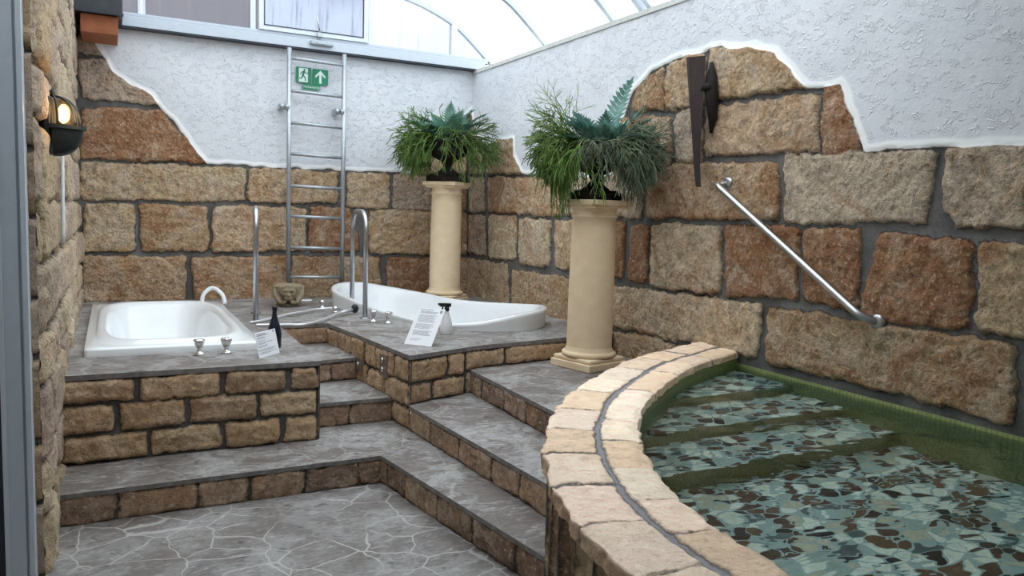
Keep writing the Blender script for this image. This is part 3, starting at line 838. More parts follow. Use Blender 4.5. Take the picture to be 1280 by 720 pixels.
# v runs down the outer side, across the top, down the inner side
vs = np.concatenate([np.linspace(-EDG, -.002, 13), np.linspace(.004, CW-.004, 40), np.linspace(CW+.002, CW+.040, 5)])
U, V = np.meshgrid(us, vs, indexing='ij')
sd, tint, idx = stone_field(U, V, cst, 301, .008, .010)
h = relief(U, V, sd, idx, 301, .005, .006, .010)
side_shade = np.clip(-V/.015, 0, 1)[..., None]*np.array([.58, .64, .70, -.3]); tint = tint*(1-side_shade)  # shade of the outer side put into the tint, darker and browner
top = (V >= 0) & (V <= CW); out_ = V < 0; inn = V > CW
side_rough = .016*fbm(U, V, 4, 9, 4, 14)*(out_ | inn)
vv = np.clip(V, 0, CW); rnd = np.minimum(np.clip(V, 0, 1), np.clip(CW-V, 0, 1)); drop = .012*np.clip(1-rnd/.03, 0, 1)**2*(top)
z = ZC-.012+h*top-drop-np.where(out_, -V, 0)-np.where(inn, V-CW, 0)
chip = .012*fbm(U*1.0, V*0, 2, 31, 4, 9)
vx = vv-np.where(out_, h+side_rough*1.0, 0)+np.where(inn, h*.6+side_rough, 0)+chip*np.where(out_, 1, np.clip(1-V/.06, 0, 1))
X, Y = at_u(U, vx)
pool = thing('pool_wall', (1.3, 2.2, 0), 'curved rough stone wall around the pool with pale double-row coping', 'pool wall')
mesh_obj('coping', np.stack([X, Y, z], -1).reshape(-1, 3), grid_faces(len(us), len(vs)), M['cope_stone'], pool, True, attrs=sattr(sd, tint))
# outer facing
ns = near_u((1.10, .6)); sel = OS <= ns
ox, oy = at_u(OS[sel], .014)
pth = np.stack([ox, oy], 1)
face_panel('outer_facing', pth[::-1], 0, ZC-.04, lambda L: rows(0, L, 0, ZC-.04, [.4, .6], (.10, .26), .018, 19, (lin(150, 122, 94), lin(140, 114, 90), lin(128, 104, 82), 1), .02), M['face_stone'], pool, .012, .03, .02, 401, .0, edge=.04)
# inner tiled side
ix, iy = at_u(OS, CW-.014)
n = len(ix)
iv = np.concatenate([np.stack([ix, iy, np.full(n, ZC-.03)], 1), np.stack([ix, iy, np.full(n, -.05)], 1)])
mesh_obj('inner_lining', iv, [(i, i+1, n+i+1, n+i) for i in range(n-1)], M['tile'], pool, True)
# pool shell
inner = [(float(a), float(b_)) for a, b_ in zip(ix, iy) if a < 3.63]
ring = inner+[(3.62, inner[-1][1]), (3.62, inner[0][1])]
def clip_y(poly, y0):
    o_ = []
    for (a, b_) in zip(poly, poly[1:]+poly[:1]):
        ia, ib = a[1] >= y0, b_[1] >= y0
        if ia: o_.append(a)
        if ia != ib:
            t = (y0-a[1])/(b_[1]-a[1]); o_.append((a[0]+t*(b_[0]-a[0]), y0))
    return o_
def clean(poly):
    o_ = []
    for p in poly:
        if not o_ or math.hypot(p[0]-o_[-1][0], p[1]-o_[-1][1]) > .02: o_.append(p)
    if math.hypot(o_[0][0]-o_[-1][0], o_[0][1]-o_[-1][1]) < .02: o_.pop()
    return o_
def grow(poly, d):
    c = np.mean(np.array(poly), 0); return [tuple(np.array(p)+(np.array(p)-c)/max(.01, np.hypot(*(np.array(p)-c)))*d) for p in poly]
slab('pool_floor', clean(grow(ring, .02)), -.04, .05, [M['pebble'], M['tile']], kind='structure')
for k, (y0, zt, lb) in enumerate(((3.28, .50, 'shallowest'), (2.93, .32, 'middle'), (2.58, .14, 'deepest'))):
    pl = clip_y(ring, y0)
    if k: pl = [(x, -y) for x, y in clip_y([(x, -y) for x, y in pl], -prevy)]
    prevy = y0; pl = clean(pl); c = np.mean(np.array(pl), 0)
    t = thing('pool_step', (float(c[0]), float(c[1]), -.04), 'pebble-covered step under water with olive tiled riser, %s of the three' % lb, 'pool step')
    slab('tread', pl, zt, zt+.04, [M['pebble'], M['tile']], t)
b = MB(); b.box((XR-.002, -1.5, -.05), (XR+.01, 4.2, .672)); o = b.build('tile_band', M['tile']); tag(o, 'olive mosaic tile lining of the pool under the right wall', 'tile band', kind='structure')
wr = [at_u(u, CW-.016) for u in OS]; wr = [(float(a), float(b_)) for a, b_ in wr if a < 3.62]
wr = clean(wr+[(3.62, wr[-1][1]), (3.62, wr[0][1])])
o = slab('pool_water', wr, ZW, .001, [M['water'], M['water']]); 
# keep only the surface
import bmesh
bm = bmesh.new(); bm.from_mesh(o.data)
bmesh.ops.delete(bm, geom=[f for f in bm.faces if f.material_index == 1], context='FACES')
bm.to_mesh(o.data); bm.free()
tag(o, 'clear rippled greenish water filling the curved pool', 'water', kind='stuff')

# ------------------------------------------------------------------ vaulted roof and gable window
AR = catmull([(3.82, 3.26), (3.64, 3.42), (3.39, 3.615), (3.10, 3.745), (2.83, 3.825), (2.3, 3.93), (1.7, 3.99), (1.0, 4.0), (.3, 3.95), (-.5, 3.82), (-1.3, 3.5)], 5)
ys = [2.25, 8.12]
n = len(AR); v = [(x, y, z) for y in ys for x, z in AR]
o = mesh_obj('ceiling', v, [(i, i+1, n+i+1, n+i) for i in range(n-1)], M['vault'], None, True); tag(o, kind='structure')
k = 1
for y in (8.06, 6.83, 5.66, 5.25, 5.14, 4.0, 2.8):
    b = MB(); wdt = .045
    tg = np.gradient(AR, axis=0); tg /= np.linalg.norm(tg, axis=1)[:, None]; nr = np.stack([-tg[:, 1], tg[:, 0]], 1); v = []
    for i in range(n):
        for dy, dn_ in ((-.026, -.034), (.026, -.034), (.026, .034), (-.026, .034)): v.append((AR[i][0]+nr[i][0]*dn_, y+dy, AR[i][1]+nr[i][1]*dn_))
    b.add(v, [(i*4+k_, i*4+(k_+1) % 4, i*4+4+(k_+1) % 4, i*4+4+k_) for i in range(n-1) for k_ in range(4)])
    k += 1; tag(b.build('trim_%d' % k, M['alu']), kind='structure')
def arch_z(x):
    a = AR[::-1]; return float(np.interp(x, a[:, 0], a[:, 1]))
YW = 8.06
win = thing('window_1', (1.8, YW, 3.15), None, None); win['kind'] = 'structure'
b = MB(); b.box((-.32, YW-.075, 3.165), (3.70, YW+.06, 3.235)); b.box((-.32, YW-.055, 3.237), (3.74, YW+.06, 3.262)); b.box((-.32, YW-.040, 3.265), (3.77, YW+.06, 3.292)); b.build('window_sill', M['alu'], win)
b = MB(); b.box((-.32, YW-.07, 3.148), (3.66, YW+.05, 3.165)); b.box((-.32, YW-.058, 3.233), (3.74, YW+.02, 3.239)); b.box((-.32, YW-.043, 3.260), (3.77, YW+.02, 3.266)); b.build('gasket', M['gasket'], win)
def post(x0, x1, dy=.03, z0=3.29):
    b = MB(); z1 = min(arch_z(x0), arch_z(x1)); b.box((x0, YW-dy, z0), (x1, YW+.05, z1)); b.build('mullion', M['white_alu'], win)
post(.235, .262, .02); post(.270, .297, .02); post(1.215, 1.262, .03); post(2.385, 2.435, .03); post(3.315, 3.375, .03)
# hinged sash
sa = mesh_obj('sash', *(lambda b: (b.v, b.f))(MB().box((1.29, YW-.06, 3.295), (1.335, YW+.0, 3.96)).box((2.325, YW-.06, 3.295), (2.372, YW, 3.90)).box((1.335, YW-.06, 3.295), (2.325, YW, 3.335)).box((1.335, YW-.06, 3.735), (2.325, YW, 3.775))), M['white_alu'], win)
b = MB(); b.box((1.336, YW-.065, 3.336), (1.345, YW-.058, 3.735)); b.box((2.312, YW-.065, 3.336), (2.324, YW-.058, 3.735)); b.box((1.336, YW-.065, 3.336), (2.324, YW-.058, 3.345)); b.build('seal', M['gasket'], sa)
b = MB(); b.tube([(1.87, YW-.07, 3.31), (1.865, YW-.09, 3.36), (1.83, YW-.13, 3.47)], [.014, .010, .007], 8); b.box((1.845, YW-.10, 3.285), (1.895, YW-.05, 3.325)); b.build('window_stay', M['steel'], win)
b = MB(); b.box((1.77, YW-.12, 3.20), (2.00, YW-.07, 3.245), bev=.01); b.box((1.83, YW-.135, 3.21), (1.94, YW-.115, 3.235)); b.build('lock_bracket', M['galv'], win)
def pane(x0, x1, mat, z0=3.28, z1=None, y=YW+.01):
    xs = np.linspace(x0, x1, 14); v = []; f = []
    for x in xs:
        v.append((x, y, z0)); v.append((x, y, z1 if z1 else arch_z(x)))
    for i in range(len(xs)-1): f.append((2*i, 2*i+2, 2*i+3, 2*i+1))
    mesh_obj('pane', v, f, mat, win)
pane(-.32, .25, M['pane_grey']); pane(.28, 1.24, M['pane_grey']); pane(1.26, 1.31, M['pane_grey']); pane(1.33, 2.33, M['pane_blue'], 3.33, 3.75); pane(1.33, 2.33, M['pane_white'], 3.76); pane(2.35, 2.40, M['pane_white'])
pane(2.42, 3.34, M['pane_white']); pane(3.36, 3.80, M['pane_white'])

# ------------------------------------------------------------------ sliding door post at the left edge
d = thing('door_1', (-.36, 3.6, 0), None, None); d['kind'] = 'structure'
b = MB(); b.box((-.400, 3.56, 0), (-.385, 3.70, 3.4)); b.box((-.385, 3.585, 0), (-.330, 3.70, 3.4)); b.box((-.330, 3.60, 0), (-.318, 3.70, 3.4)); b.box((-.318, 3.57, 0), (-.300, 3.70, 3.4)); b.build('door_frame', M['alu'], d)
b = MB(); b.box((-.425, 3.60, 0), (-.400, 3.70, 3.4)); b.build('door_seal', M['gasket'], d)
b = MB(); b.box((-1.25, 3.64, .02), (-.425, 3.66, 3.4)); b.build('door_glass', M['darkglass'], d)

# roof end and brick at the top left
t = thing('roof_edge', (-.10, 7.8, 3.0), 'dark grey roof end box jutting from the top of the left wall', 'roof edge')
b = MB(); b.box((-.31, 7.55, 3.155), (.105, 8.09, 3.36), bev=.008); b.build('fascia', M['fascia'], t)
b = MB(); b.box((-.315, 7.53, 3.150), (.11, 7.56, 3.170)); b.build('drip_edge', M['gasket'], t)
b = MB(); b.box((-.215, 7.60, 2.995), (.068, 8.09, 3.150), bev=.006); o = b.build('brick', M['brick']); tag(o, 'orange-brown brick block under the dark roof end by the window', 'brick')
b = MB(); b.tube([(-.262, 4.80, 1.86), (-.262+.03, 4.80, 1.84), (-.232, 4.72, 1.42), (-.232, 4.70, 1.36)], .010, 8); o = b.build('gap_tube', M['palegap']); tag(o, 'thin white vertical tube standing in for a light gap in the left stone wall below the lamp', 'gap tube')  # pale tube added in place of a narrow light gap

# ------------------------------------------------------------------ columns
def column(x, y, z0, z1, r, rz, label):
    t = thing('column', (x, y, z0), label, 'column', rz=0)
    s = r*1.20; hgt = z1-z0
    b = MB(); b.box((x-s, y-s, z0), (x+s, y+s, z0+.055), rz=rz, bev=.006); s2 = s*.93
    b.box((x-s2, y-s2, z0+.055), (x+s2, y+s2, z0+.085), rz=rz, bev=.008); b.build('plinth', M['column'], t)
    b = MB(); P = []
    P += [(r*1.14, .085)]
    for g in np.linspace(-math.pi/2, math.pi/2, 9): P.append((r*1.10+.018*math.cos(g), .103+.018*math.sin(g)))
    P += [(r*1.06, .123), (r*1.06, .135), (r*1.0, .150)]
    for q in np.linspace(0, 1, 14):
        P.append((r*(1-.05*q)+r*.015*math.sin(q*math.pi), .16+(hgt-.16-.13)*q))
    h0 = hgt-.125
    P += [(r*.99, h0), (r*1.01, h0+.008), (r*.99, h0+.016), (r*.94, h0+.018), (r*.95, h0+.045), (r*1.0, h0+.062), (r*1.10, h0+.075), (r*1.13, h0+.085)]
    b.lathe(P, (x, y, z0), 56); b.build('shaft', M['column'], t)
    b = MB(); s3 = r*1.17; b.box((x-s3, y-s3, z1-.040), (x+s3, y+s3, z1), rz=rz, bev=.007)
    s4 = r*1.06; b.box((x-s4, y-s4, z1-.058), (x+s4, y+s4, z1-.040), rz=rz, bev=.004); b.build('capital', M['column'], t)
    return t
column(3.105, 4.75, Z3, 1.712, .166, math.radians(14), 'tall cream column standing on the landing beside the pool wall')
column(3.045, 7.42, Z4, 1.892, .158, math.radians(40), 'tall cream column in the far corner behind the oval tub')

# ------------------------------------------------------------------ plants
RIGHT = Vector((.8895, -.4558, 0)); FWD = Vector((.457, .884, 0))
def grow(b, p, d, L, r, depth, rnd, col, grav):
    pts = [p.copy()]; dd = d.copy(); ns = 4
    for i in range(ns):
        dd = (dd+Vector((rnd.uniform(-.16, .16), rnd.uniform(-.16, .16), -grav*(.4+rnd.random()*.8)))).normalized()
        p = p+dd*(L/ns); pts.append(p.copy())
    b.tube(pts, [r*(1-.3*i/ns) for i in range(ns+1)], 4, cap=False, col=col)
    if depth > 0:
        for k in range(2 if rnd.random() < .72 else 3):
            a = Vector((rnd.gauss(0, 1), rnd.gauss(0, 1), rnd.gauss(0, 1)))
            nd = (dd+a.normalized()*rnd.uniform(.45, .85)).normalized()
            grow(b, p, nd, L*rnd.uniform(.62, .85), r*.78, depth-1, rnd, col, grav)

def plant(x, y, z, label, seed, urn_label_mat, scale=1.0, spray_left=True, side=1):
    rnd = random.Random(seed)
    t = thing('potted_plant', (x, y, z), label, 'potted plant')
    c = Vector((x, y, z)); S = scale
    b = MB(); b.box((x-.135*S, y-.135*S, z), (x+.135*S, y+.135*S, z+.055*S), rz=.25, bev=.006)
    b.box((x-.115*S, y-.115*S, z+.055*S), (x+.115*S, y+.115*S, z+.070*S), rz=.25, bev=.004)
    b.lathe([(.105, .07), (.10, .08), (.07, .10), (.048, .125), (.042, .15), (.055, .165), (.05, .175), (.075, .19), (.12, .21), (.165, .245), (.185, .285), (.180, .31), (.190, .325), (.215, .34), (.215, .352), (.19, .352), (.17, .335), (.0, .33)] if S == 1 else
            [(r_*S, z_*S) for r_, z_ in [(.105, .07), (.10, .08), (.07, .10), (.048, .125), (.042, .15), (.055, .165), (.05, .175), (.075, .19), (.12, .21), (.165, .245), (.185, .285), (.180, .31), (.190, .325), (.215, .34), (.215, .352), (.19, .352), (.17, .335), (.0, .33)]], (x, y, z), 40)
    b.build('urn', M['iron'], t)
    b = MB(); b.lathe([(.185*S, .30*S), (.18*S, .338*S), (.12*S, .352*S), (.0, .36*S)], (x, y, z), 24); b.build('soil', M['soil'], t)
    rim = c+Vector((0, 0, .35*S))
    # green trailing stems, mostly to the left and front
    b = MB()
    for i in range(200 if spray_left else 170):
        g = rnd.gauss(math.pi*1.0, .7 if spray_left else .95)   # around the left of the view
        out = (RIGHT*math.cos(g)-FWD*abs(math.sin(g))*rnd.choice((1, 1, .6, -.7)))
        out = out.normalized()
        el = rnd.uniform(-.25, .9)
        frontal = abs(out.dot(FWD))
        if frontal > .6 and rnd.random() < .6: continue
        d = (out+Vector((0, 0, el))).normalized()
        p = rim+out*rnd.uniform(.05, .17)*S+Vector((0, 0, rnd.uniform(-.02, .04)))
        k = rnd.uniform(.5, 1.3)
        grow(b, p, d, rnd.uniform(.10, .17)*S, .0058*S, 3, rnd, (k, k*rnd.uniform(.95, 1.1), k*.9), rnd.choice((.06, .14, .22, .30)))
    # long tail hanging down on the left
    if spray_left:
        for i in range(44):
            p = rim-RIGHT*rnd.gauss(.25, .04)-FWD*rnd.uniform(.08, .20)+Vector((0, 0, -.05))
            k = rnd.uniform(.7, 1.1)
            q = p+Vector((rnd.uniform(-.02, .02), rnd.uniform(-.02, .02), -rnd.uniform(.08, .34)))
            pts = [p, (p+q)/2+Vector((rnd.uniform(-.02, .02), 0, 0)), q]
            b.tube(pts, [.0045, .0045, .004], 4, cap=False, col=(k, k*1.05, k*.8))
            grow(b, q, Vector((rnd.uniform(-.2, .2), rnd.uniform(-.2, .2), -1)).normalized(), .07, .0032, 1, rnd, (k, k*1.1, k*.8), .2)
        for i in range(9):   # upright thin sprays
            d = (-RIGHT*rnd.uniform(.5, 1.2)+Vector((0, 0, rnd.uniform(.9, 1.4)))).normalized()
            grow(b, rim-RIGHT*.10, d, rnd.uniform(.15, .22), .0038, 3, rnd, (1.25, 1.3, 1.1), .03)
    else:
        for i in range(5):
            d = (-RIGHT*1.2+Vector((0, 0, rnd.uniform(.5, .9)))).normalized()
            grow(b, rim-RIGHT*.10, d, rnd.uniform(.12, .17), .004, 3, rnd, (.6, .62, .5), .14)
        for i in range(8):
            d = (RIGHT*rnd.uniform(0, .5)+Vector((0, 0, 1))).normalized()
            grow(b, rim+RIGHT*.10, d, rnd.uniform(.09, .13), .004, 3, rnd, (.5, .55, .5), .02)
    b.build('trailing_stems', M['reed'], t, color=True)
    # grey-green stems to the right
    b = MB()
    for i in range(190 if spray_left else 50):
        g = rnd.gauss(0, .62)
        out = (RIGHT*math.cos(g)-FWD*abs(math.sin(g))*rnd.choice((1, 1, .6, -.7))).normalized()
        d = (out+Vector((0, 0, rnd.uniform(-.3, 1.0)))).normalized()
        p = rim+out*rnd.uniform(.05, .17)*S+Vector((0, 0, rnd.uniform(-.02, .05)))
        k = rnd.uniform(.5, 1.3)
        grow(b, p, d, rnd.uniform(.10, .17)*S, .0054*S, 3, rnd, (k, k, k*.95), rnd.choice((.05, .12, .20, .27)))
    if spray_left:
        for i in range(60):
            out = (RIGHT*rnd.uniform(-.6, .9)-FWD).normalized(); k = rnd.uniform(.6, 1.3)
            grow(b, rim+out*rnd.uniform(.08, .2)+Vector((0, 0, rnd.uniform(0, .05))), (out+Vector((0, 0, rnd.uniform(.1, .8)))).normalized(), rnd.uniform(.05, .09), .005, 3, rnd, (k*1.1, k, k*.95), rnd.choice((.2, .3, .4)))
    b.build('grey_stems', M['reed_grey'] if spray_left else M['reed'], t, color=True)
    # lobed blue-green fronds on top
    b = MB()
    for i in range(60 if spray_left else 46):
        g = rnd.uniform(0, 2*math.pi); lean = rnd.uniform(.1, 1.1)
        out = Vector((math.cos(g), math.sin(g), 0)); L = rnd.choice((.16, .22, .28, .34))*S*rnd.uniform(.85, 1.1)
        up = Vector((0, 0, 1)); d = (up+out*lean).normalized()
        if spray_left and i == 0: out = RIGHT*.25; d = (up+RIGHT*.12).normalized(); L = .50
        if spray_left and i in (1, 2, 3): out = RIGHT*.5; d = (up+RIGHT*(.1+.25*i)).normalized(); L = .42-.03*i
        p = rim+out*rnd.uniform(.0, .14)*S+(RIGHT*.04 if spray_left else Vector((0, 0, 0)))
        sd_ = d.cross(up).normalized() if abs(d.z) < .99 else RIGHT
        nrm = sd_.cross(d); ns = 9 if L < .3 else 13; pts = []; dd = d.copy(); q = p.copy()
        for s_ in range(ns+1):
            pts.append((q.copy(), dd.copy())); dd = (dd+out*.07-up*.05*lean).normalized(); q = q+dd*(L/ns)
        k = rnd.uniform(.6, 1.5); col = (k, k*rnd.uniform(.95, 1.05), k*rnd.uniform(.95, 1.15))
        b.tube([a for a, _ in pts], [.003*S]*(ns+1), 4, cap=False, col=col)
        for s_ in range(2, ns+1):
            a, ad = pts[s_]; f_ = s_/ns; ll = min(L, .24)*.36*math.sin(math.pi*(.18+.74*f_))+.012
            for sg in (-1, 1):
                tip = a+(sd_*sg*.9+ad*.75).normalized()*ll+nrm*.01; w_ = L/ns*.85
                mid = a+(tip-a)*.55
                b.add([tuple(a-ad*w_*.45), tuple(mid-ad*w_*.55+nrm*.004), tuple(tip), tuple(mid+ad*w_*.6+nrm*.004), tuple(a+ad*w_*.55)], [(0, 1, 2, 3, 4)], 0, False, col)
        a, ad = pts[-1]
        b.add([tuple(a-sd_*.014), tuple(a+ad*.03-sd_*.012), tuple(a+ad*.075*S), tuple(a+ad*.03+sd_*.012), tuple(a+sd_*.014)], [(0, 1, 2, 3, 4)], 0, False, col)
    b.build('lobed_fronds', M['frond'], t, color=True)
    return t
plant(3.105, 4.75, 1.712, 'dark iron urn with trailing cactus stems and blue-green fronds on the near column', 5, None)
plant(3.045, 7.42, 1.892, 'dark urn with bushy bright green plant on the far corner column', 8, None, 1.15, False)

# ------------------------------------------------------------------ rectangular tub
t = thing('bathtub', (.35, 6.35, Z4), 'white rectangular bathtub sunk in the deck beside the left wall', 'bathtub')
X0, X1, Y0, Y1 = -.165, .865, 5.20, 7.52; cx, cy = (X0+X1)/2, (Y0+Y1)/2; N = 96
def se(a, b_, e, z, ox=0, oy=0):
    o_ = []
    for k in range(N):
        g = 2*math.pi*k/N; c_, s_ = math.cos(g), math.sin(g)
        o_.append((cx+ox+a*math.copysign(abs(c_)**(2/e), c_), cy+oy+b_*math.copysign(abs(s_)**(2/e), s_), z))
    return o_
hx, hy = (X1-X0)/2, (Y1-Y0)/2
rings = [se(hx, hy, 60, Z4), se(hx, hy, 60, Z4+.040), se(hx-.006, hy-.006, 60, Z4+.048), se(hx-.05, hy-.07, 9, Z4+.050), se(hx-.055, hy-.09, 5.5, Z4+.056), se(hx-.065, hy-.11, 4.6, Z4+.072), se(hx-.085, hy-.14, 4.2, Z4+.076),
         se(hx-.11, hy-.18, 4.0, Z4+.066), se(hx-.13, hy-.22, 3.8, Z4+.03), se(hx-.15, hy-.30, 3.6, Z4-.08), se(hx-.17, hy-.40, 3.4, Z4-.22), se(hx-.20, hy-.50, 3.2, Z4-.31), se(hx-.28, hy-.62, 3, Z4-.35), se(.02, .05, 2, Z4-.355)]
v = [p for r_ in rings for p in r_]; f = []
for i in range(len(rings)-1):
    for k in range(N): f.append((i*N+k, i*N+(k+1) % N, i*N+N+(k+1) % N, i*N+N+k))
f.append(tuple(range((len(rings)-1)*N, len(rings)*N)))
mesh_obj('basin', v, f, M['tub'], t, True)
b = MB(); b.lathe([(.0, -.004), (.026, -.004), (.028, 0), (.024, .004), (0, .005)], (cx-.22, Y0+.42, Z4-.15), 20); b.build('overflow', M['chrome'], t)
b = MB(); b.tube(catmull([(.70, 7.36, Z4+.05), (.715, 7.37, Z4+.13), (.79, 7.38, Z4+.185), (.865, 7.33, Z4+.13), (.885, 7.28, Z4+.05)], 8), .018, 12); b.build('grab_handle', M['tub'], t)

# ------------------------------------------------------------------ oval tub with wavy rim
t = thing('oval_bathtub', (float(T2c[0]), float(T2c[1]), Z4), 'white oval bathtub with high wavy rim in front of the far column', 'bathtub')
pl = catmull([(a, b_, h_) for (a, b_), h_ in zip(T2, T2H)], 8, True); NN = len(pl); c2 = np.array([T2c[0], T2c[1]])
def rg(s, zf, add=0.0):
    q = pl.copy(); q[:, :2] = c2+(q[:, :2]-c2)*s; q[:, 2] = zf(pl[:, 2]); return q
R_ = [rg(1.0, lambda h_: Z4+h_*0-.0), rg(1.0, lambda h_: Z4+h_*.5), rg(1.012, lambda h_: Z4+h_*.92), rg(1.01, lambda h_: Z4+h_+.012), rg(.99, lambda h_: Z4+h_+.022), rg(.96, lambda h_: Z4+h_+.018), rg(.935, lambda h_: Z4+h_-.005),
      rg(.90, lambda h_: Z4+h_*.5-.03), rg(.86, lambda h_: Z4-.10+h_*.2), rg(.80, lambda h_: Z4-.24+h_*0), rg(.68, lambda h_: Z4-.34+h_*0), rg(.4, lambda h_: Z4-.38+h_*0), rg(.03, lambda h_: Z4-.385+h_*0)]
v = np.concatenate(R_); f = []
for i in range(len(R_)-1):
    for k in range(NN): f.append((i*NN+k, i*NN+(k+1) % NN, i*NN+NN+(k+1) % NN, i*NN+NN+k))
f.append(tuple(range((len(R_)-1)*NN, len(R_)*NN)))
mesh_obj('basin', v, f, M['tub'], t, True)

# ------------------------------------------------------------------ taps
def tap(x, y, label, rz, grp=None):
    t = thing('tap', (x, y, Z4), label, 'tap', grp)
    b = MB(); b.lathe([(.034, 0), (.036, .006), (.030, .012), (.016, .016), (.014, .03), (.018, .045), (.024, .050)], (x, y, Z4), 24); b.build('tap_base', M['chrome'], t)
    b = MB()
    P = [(.020, .050), (.026, .062), (.031, .078), (.033, .090), (.028, .096), (.0, .098)]
    v = []; n = 30
    for r_, z_ in P:
        for k in range(n):
            g = 2*math.pi*k/n; q = r_*(1+.10*math.cos(5*g)) if r_ > .001 else 0
            v.append((x+q*math.cos(g+rz), y+q*math.sin(g+rz), Z4+z_))
    f = [(i*n+k, i*n+(k+1) % n, i*n+n+(k+1) % n, i*n+n+k) for i in range(len(P)-1) for k in range(n)]
    b.add(v, f, 0, True); b.build('tap_handle', M['chrome'], t)
tap(.468, 5.12, 'chrome tap in front of the rectangular tub, farther from the black bottle', .2)
tap(.628, 5.13, 'chrome tap in front of the rectangular tub, nearer the black bottle', .9)
tap(1.925, 6.23, 'chrome tap beside the oval tub, nearer the steel rail', .2)
tap(2.015, 6.11, 'chrome tap beside the oval tub, nearer the tall paper notice', .7)

# ------------------------------------------------------------------ rails
def rail(p, q, ztop, label):
    c = ((p[0]+q[0])/2, (p[1]+q[1])/2, Z4)
    t = thing('grab_rail', c, label, 'rail')
    b = MB(); b.tube(smooth_path([(p[0], p[1], Z4), (p[0], p[1], ztop), (q[0], q[1], ztop), (q[0], q[1], Z4)], .20, 10), .021, 16); b.build('tube', M['steel'], t)
    for e in (p, q):
        b = MB(); b.lathe([(.045, 0), (.045, .006), (.026, .012), (.0, .013)], (e[0], e[1], Z4), 24); b.build('foot_flange', M['steel'], t)
rail((1.015, 6.44), (1.10, 6.98), 1.575, 'upright steel grab rail beside the rectangular tub, left of the wall ladder')
rail((1.915, 6.44), (1.95, 6.98), 1.572, 'upright arched steel grab rail at the left end of the oval tub')
# wall handrail
t = thing('handrail', (XR, 3.35, 1.45), 'sloping steel handrail fixed to the right stone wall above the pool', 'handrail')
b = MB(); b.tube(smooth_path([(XR-.02, 3.93, 1.836), (XR-.085, 3.965, 1.826), (XR-.085, 2.80, 1.115), (XR-.02, 2.735, 1.09)], .06, 8), .022, 16); b.build('tube', M['steel'], t)
for (yy, zz) in ((3.925, 1.84), (2.735, 1.09)):
    b = MB(); b.tube([(XR+.02, yy, zz), (XR-.032, yy, zz), (XR-.040, yy, zz)], [.042, .042, .030], 24); b.build('wall_flange', M['steel'], t)

# ------------------------------------------------------------------ ladder
YL = 7.95
t = thing('ladder', (1.84, YL, .80), 'galvanised steel escape ladder fixed to the back wall under the window', 'ladder')
for x, z0, z1 in ((1.567, .84, 3.14), (2.112, .74, 3.14)):
    b = MB(); b.tube([(x, YL, z0), (x, YL, z1)], .022, 14); b.build('side_rail', M['galv'], t)
for z in (3.044, 2.729, 2.419, 2.115, 1.80, 1.498, 1.186, .888):
    b = MB(); b.tube([(1.567, YL, z), (2.112, YL, z-.012)], .017, 12); b.build('rung', M['galv'], t)
for x, s_ in ((1.567, -1), (2.112, -1)):
    b = MB(); b.tube([(x, YL, 2.567), (x+.035*s_, YL, 2.567)], .03, 12); b.box((x-.09, YL+.0, 2.54), (x-.03, YB-.03, 2.60), bev=.006); b.tube([(x-.065, YL-.01, 2.57), (x-.065, YB-.03, 2.57)], .026, 14); b.build('wall_bracket', M['galv'], t)

# ------------------------------------------------------------------ escape sign
t = thing('escape_sign', (1.82, YB-.035, 2.9), 'green and white emergency exit sign with running figure and arrow, behind the ladder', 'sign')
YS = YB-.036
def plate(name, x0, x1, z0, z1, y, mat, par, th=.004):
    b = MB(); b.box((x0, y-th, z0), (x1, y, z1)); return b.build(name, mat, par)
def flat(name, polys, y, mat, par, w_=None):
    b = MB()
    for P in polys: b.add([(x, y, z) for x, z in P], [tuple(range(len(P)))])
    return b.build(name, mat, par)
pa = plate('figure_panel', 1.655, 1.807, 2.832, 2.988, YS, M['green'], t)
pb_ = plate('arrow_panel', 1.820, 1.976, 2.828, 2.984, YS, M['green'], t)
flat('doorway', [[(1.683, 2.842), (1.772, 2.842), (1.772, 2.978), (1.683, 2.978)]], YS-.005, M['signwhite'], pa)
cir = [(1.740+.010*math.cos(2*math.pi*k/12), 2.962+.010*math.sin(2*math.pi*k/12)) for k in range(12)]
def limb(pts, w_):
    o_ = []
    for (a, b_) in zip(pts[:-1], pts[1:]):
        dx, dz = b_[0]-a[0], b_[1]-a[1]; L = math.hypot(dx, dz); nx, nz = -dz/L*w_/2, dx/L*w_/2; ex, ez = dx/L*w_*.3, dz/L*w_*.3
        o_.append([(a[0]+nx-ex, a[1]+nz-ez), (a[0]-nx-ex, a[1]-nz-ez), (b_[0]-nx+ex, b_[1]-nz+ez), (b_[0]+nx+ex, b_[1]+nz+ez)])
    return o_
fig = [cir]+limb([(1.734, 2.947), (1.722, 2.908)], .019)+limb([(1.730, 2.944), (1.710, 2.938), (1.698, 2.918)], .009)+limb([(1.738, 2.944), (1.752, 2.930), (1.772, 2.934)], .009)+limb([(1.722, 2.908), (1.712, 2.882), (1.690, 2.876)], .012)+limb([(1.724, 2.908), (1.744, 2.888), (1.752, 2.856)], .012)
flat('running_figure', fig, YS-.006, M['green'], pa)
flat('arrow', [[(1.898, 2.972), (1.848, 2.918), (1.848, 2.896), (1.886, 2.932), (1.886, 2.842), (1.910, 2.842), (1.910, 2.932), (1.948, 2.896), (1.948, 2.918)]], YS-.005, M['signwhite'], pb_)
pc_ = plate('caption_strip', 1.722, 1.897, 2.774, 2.824, YS, M['green'], t)
cu = bpy.data.curves.new('caption', 'FONT'); cu.body = 'Notausgang'; cu.size = .034; cu.align_x = 'CENTER'; cu.align_y = 'CENTER'; cu.extrude = .0005
cu.materials.append(M['signwhite']); o = bpy.data.objects.new('caption_source', cu); me = bpy.data.meshes.new_from_object(o); bpy.data.objects.remove(o)
if not me.materials: me.materials.append(M['signwhite'])
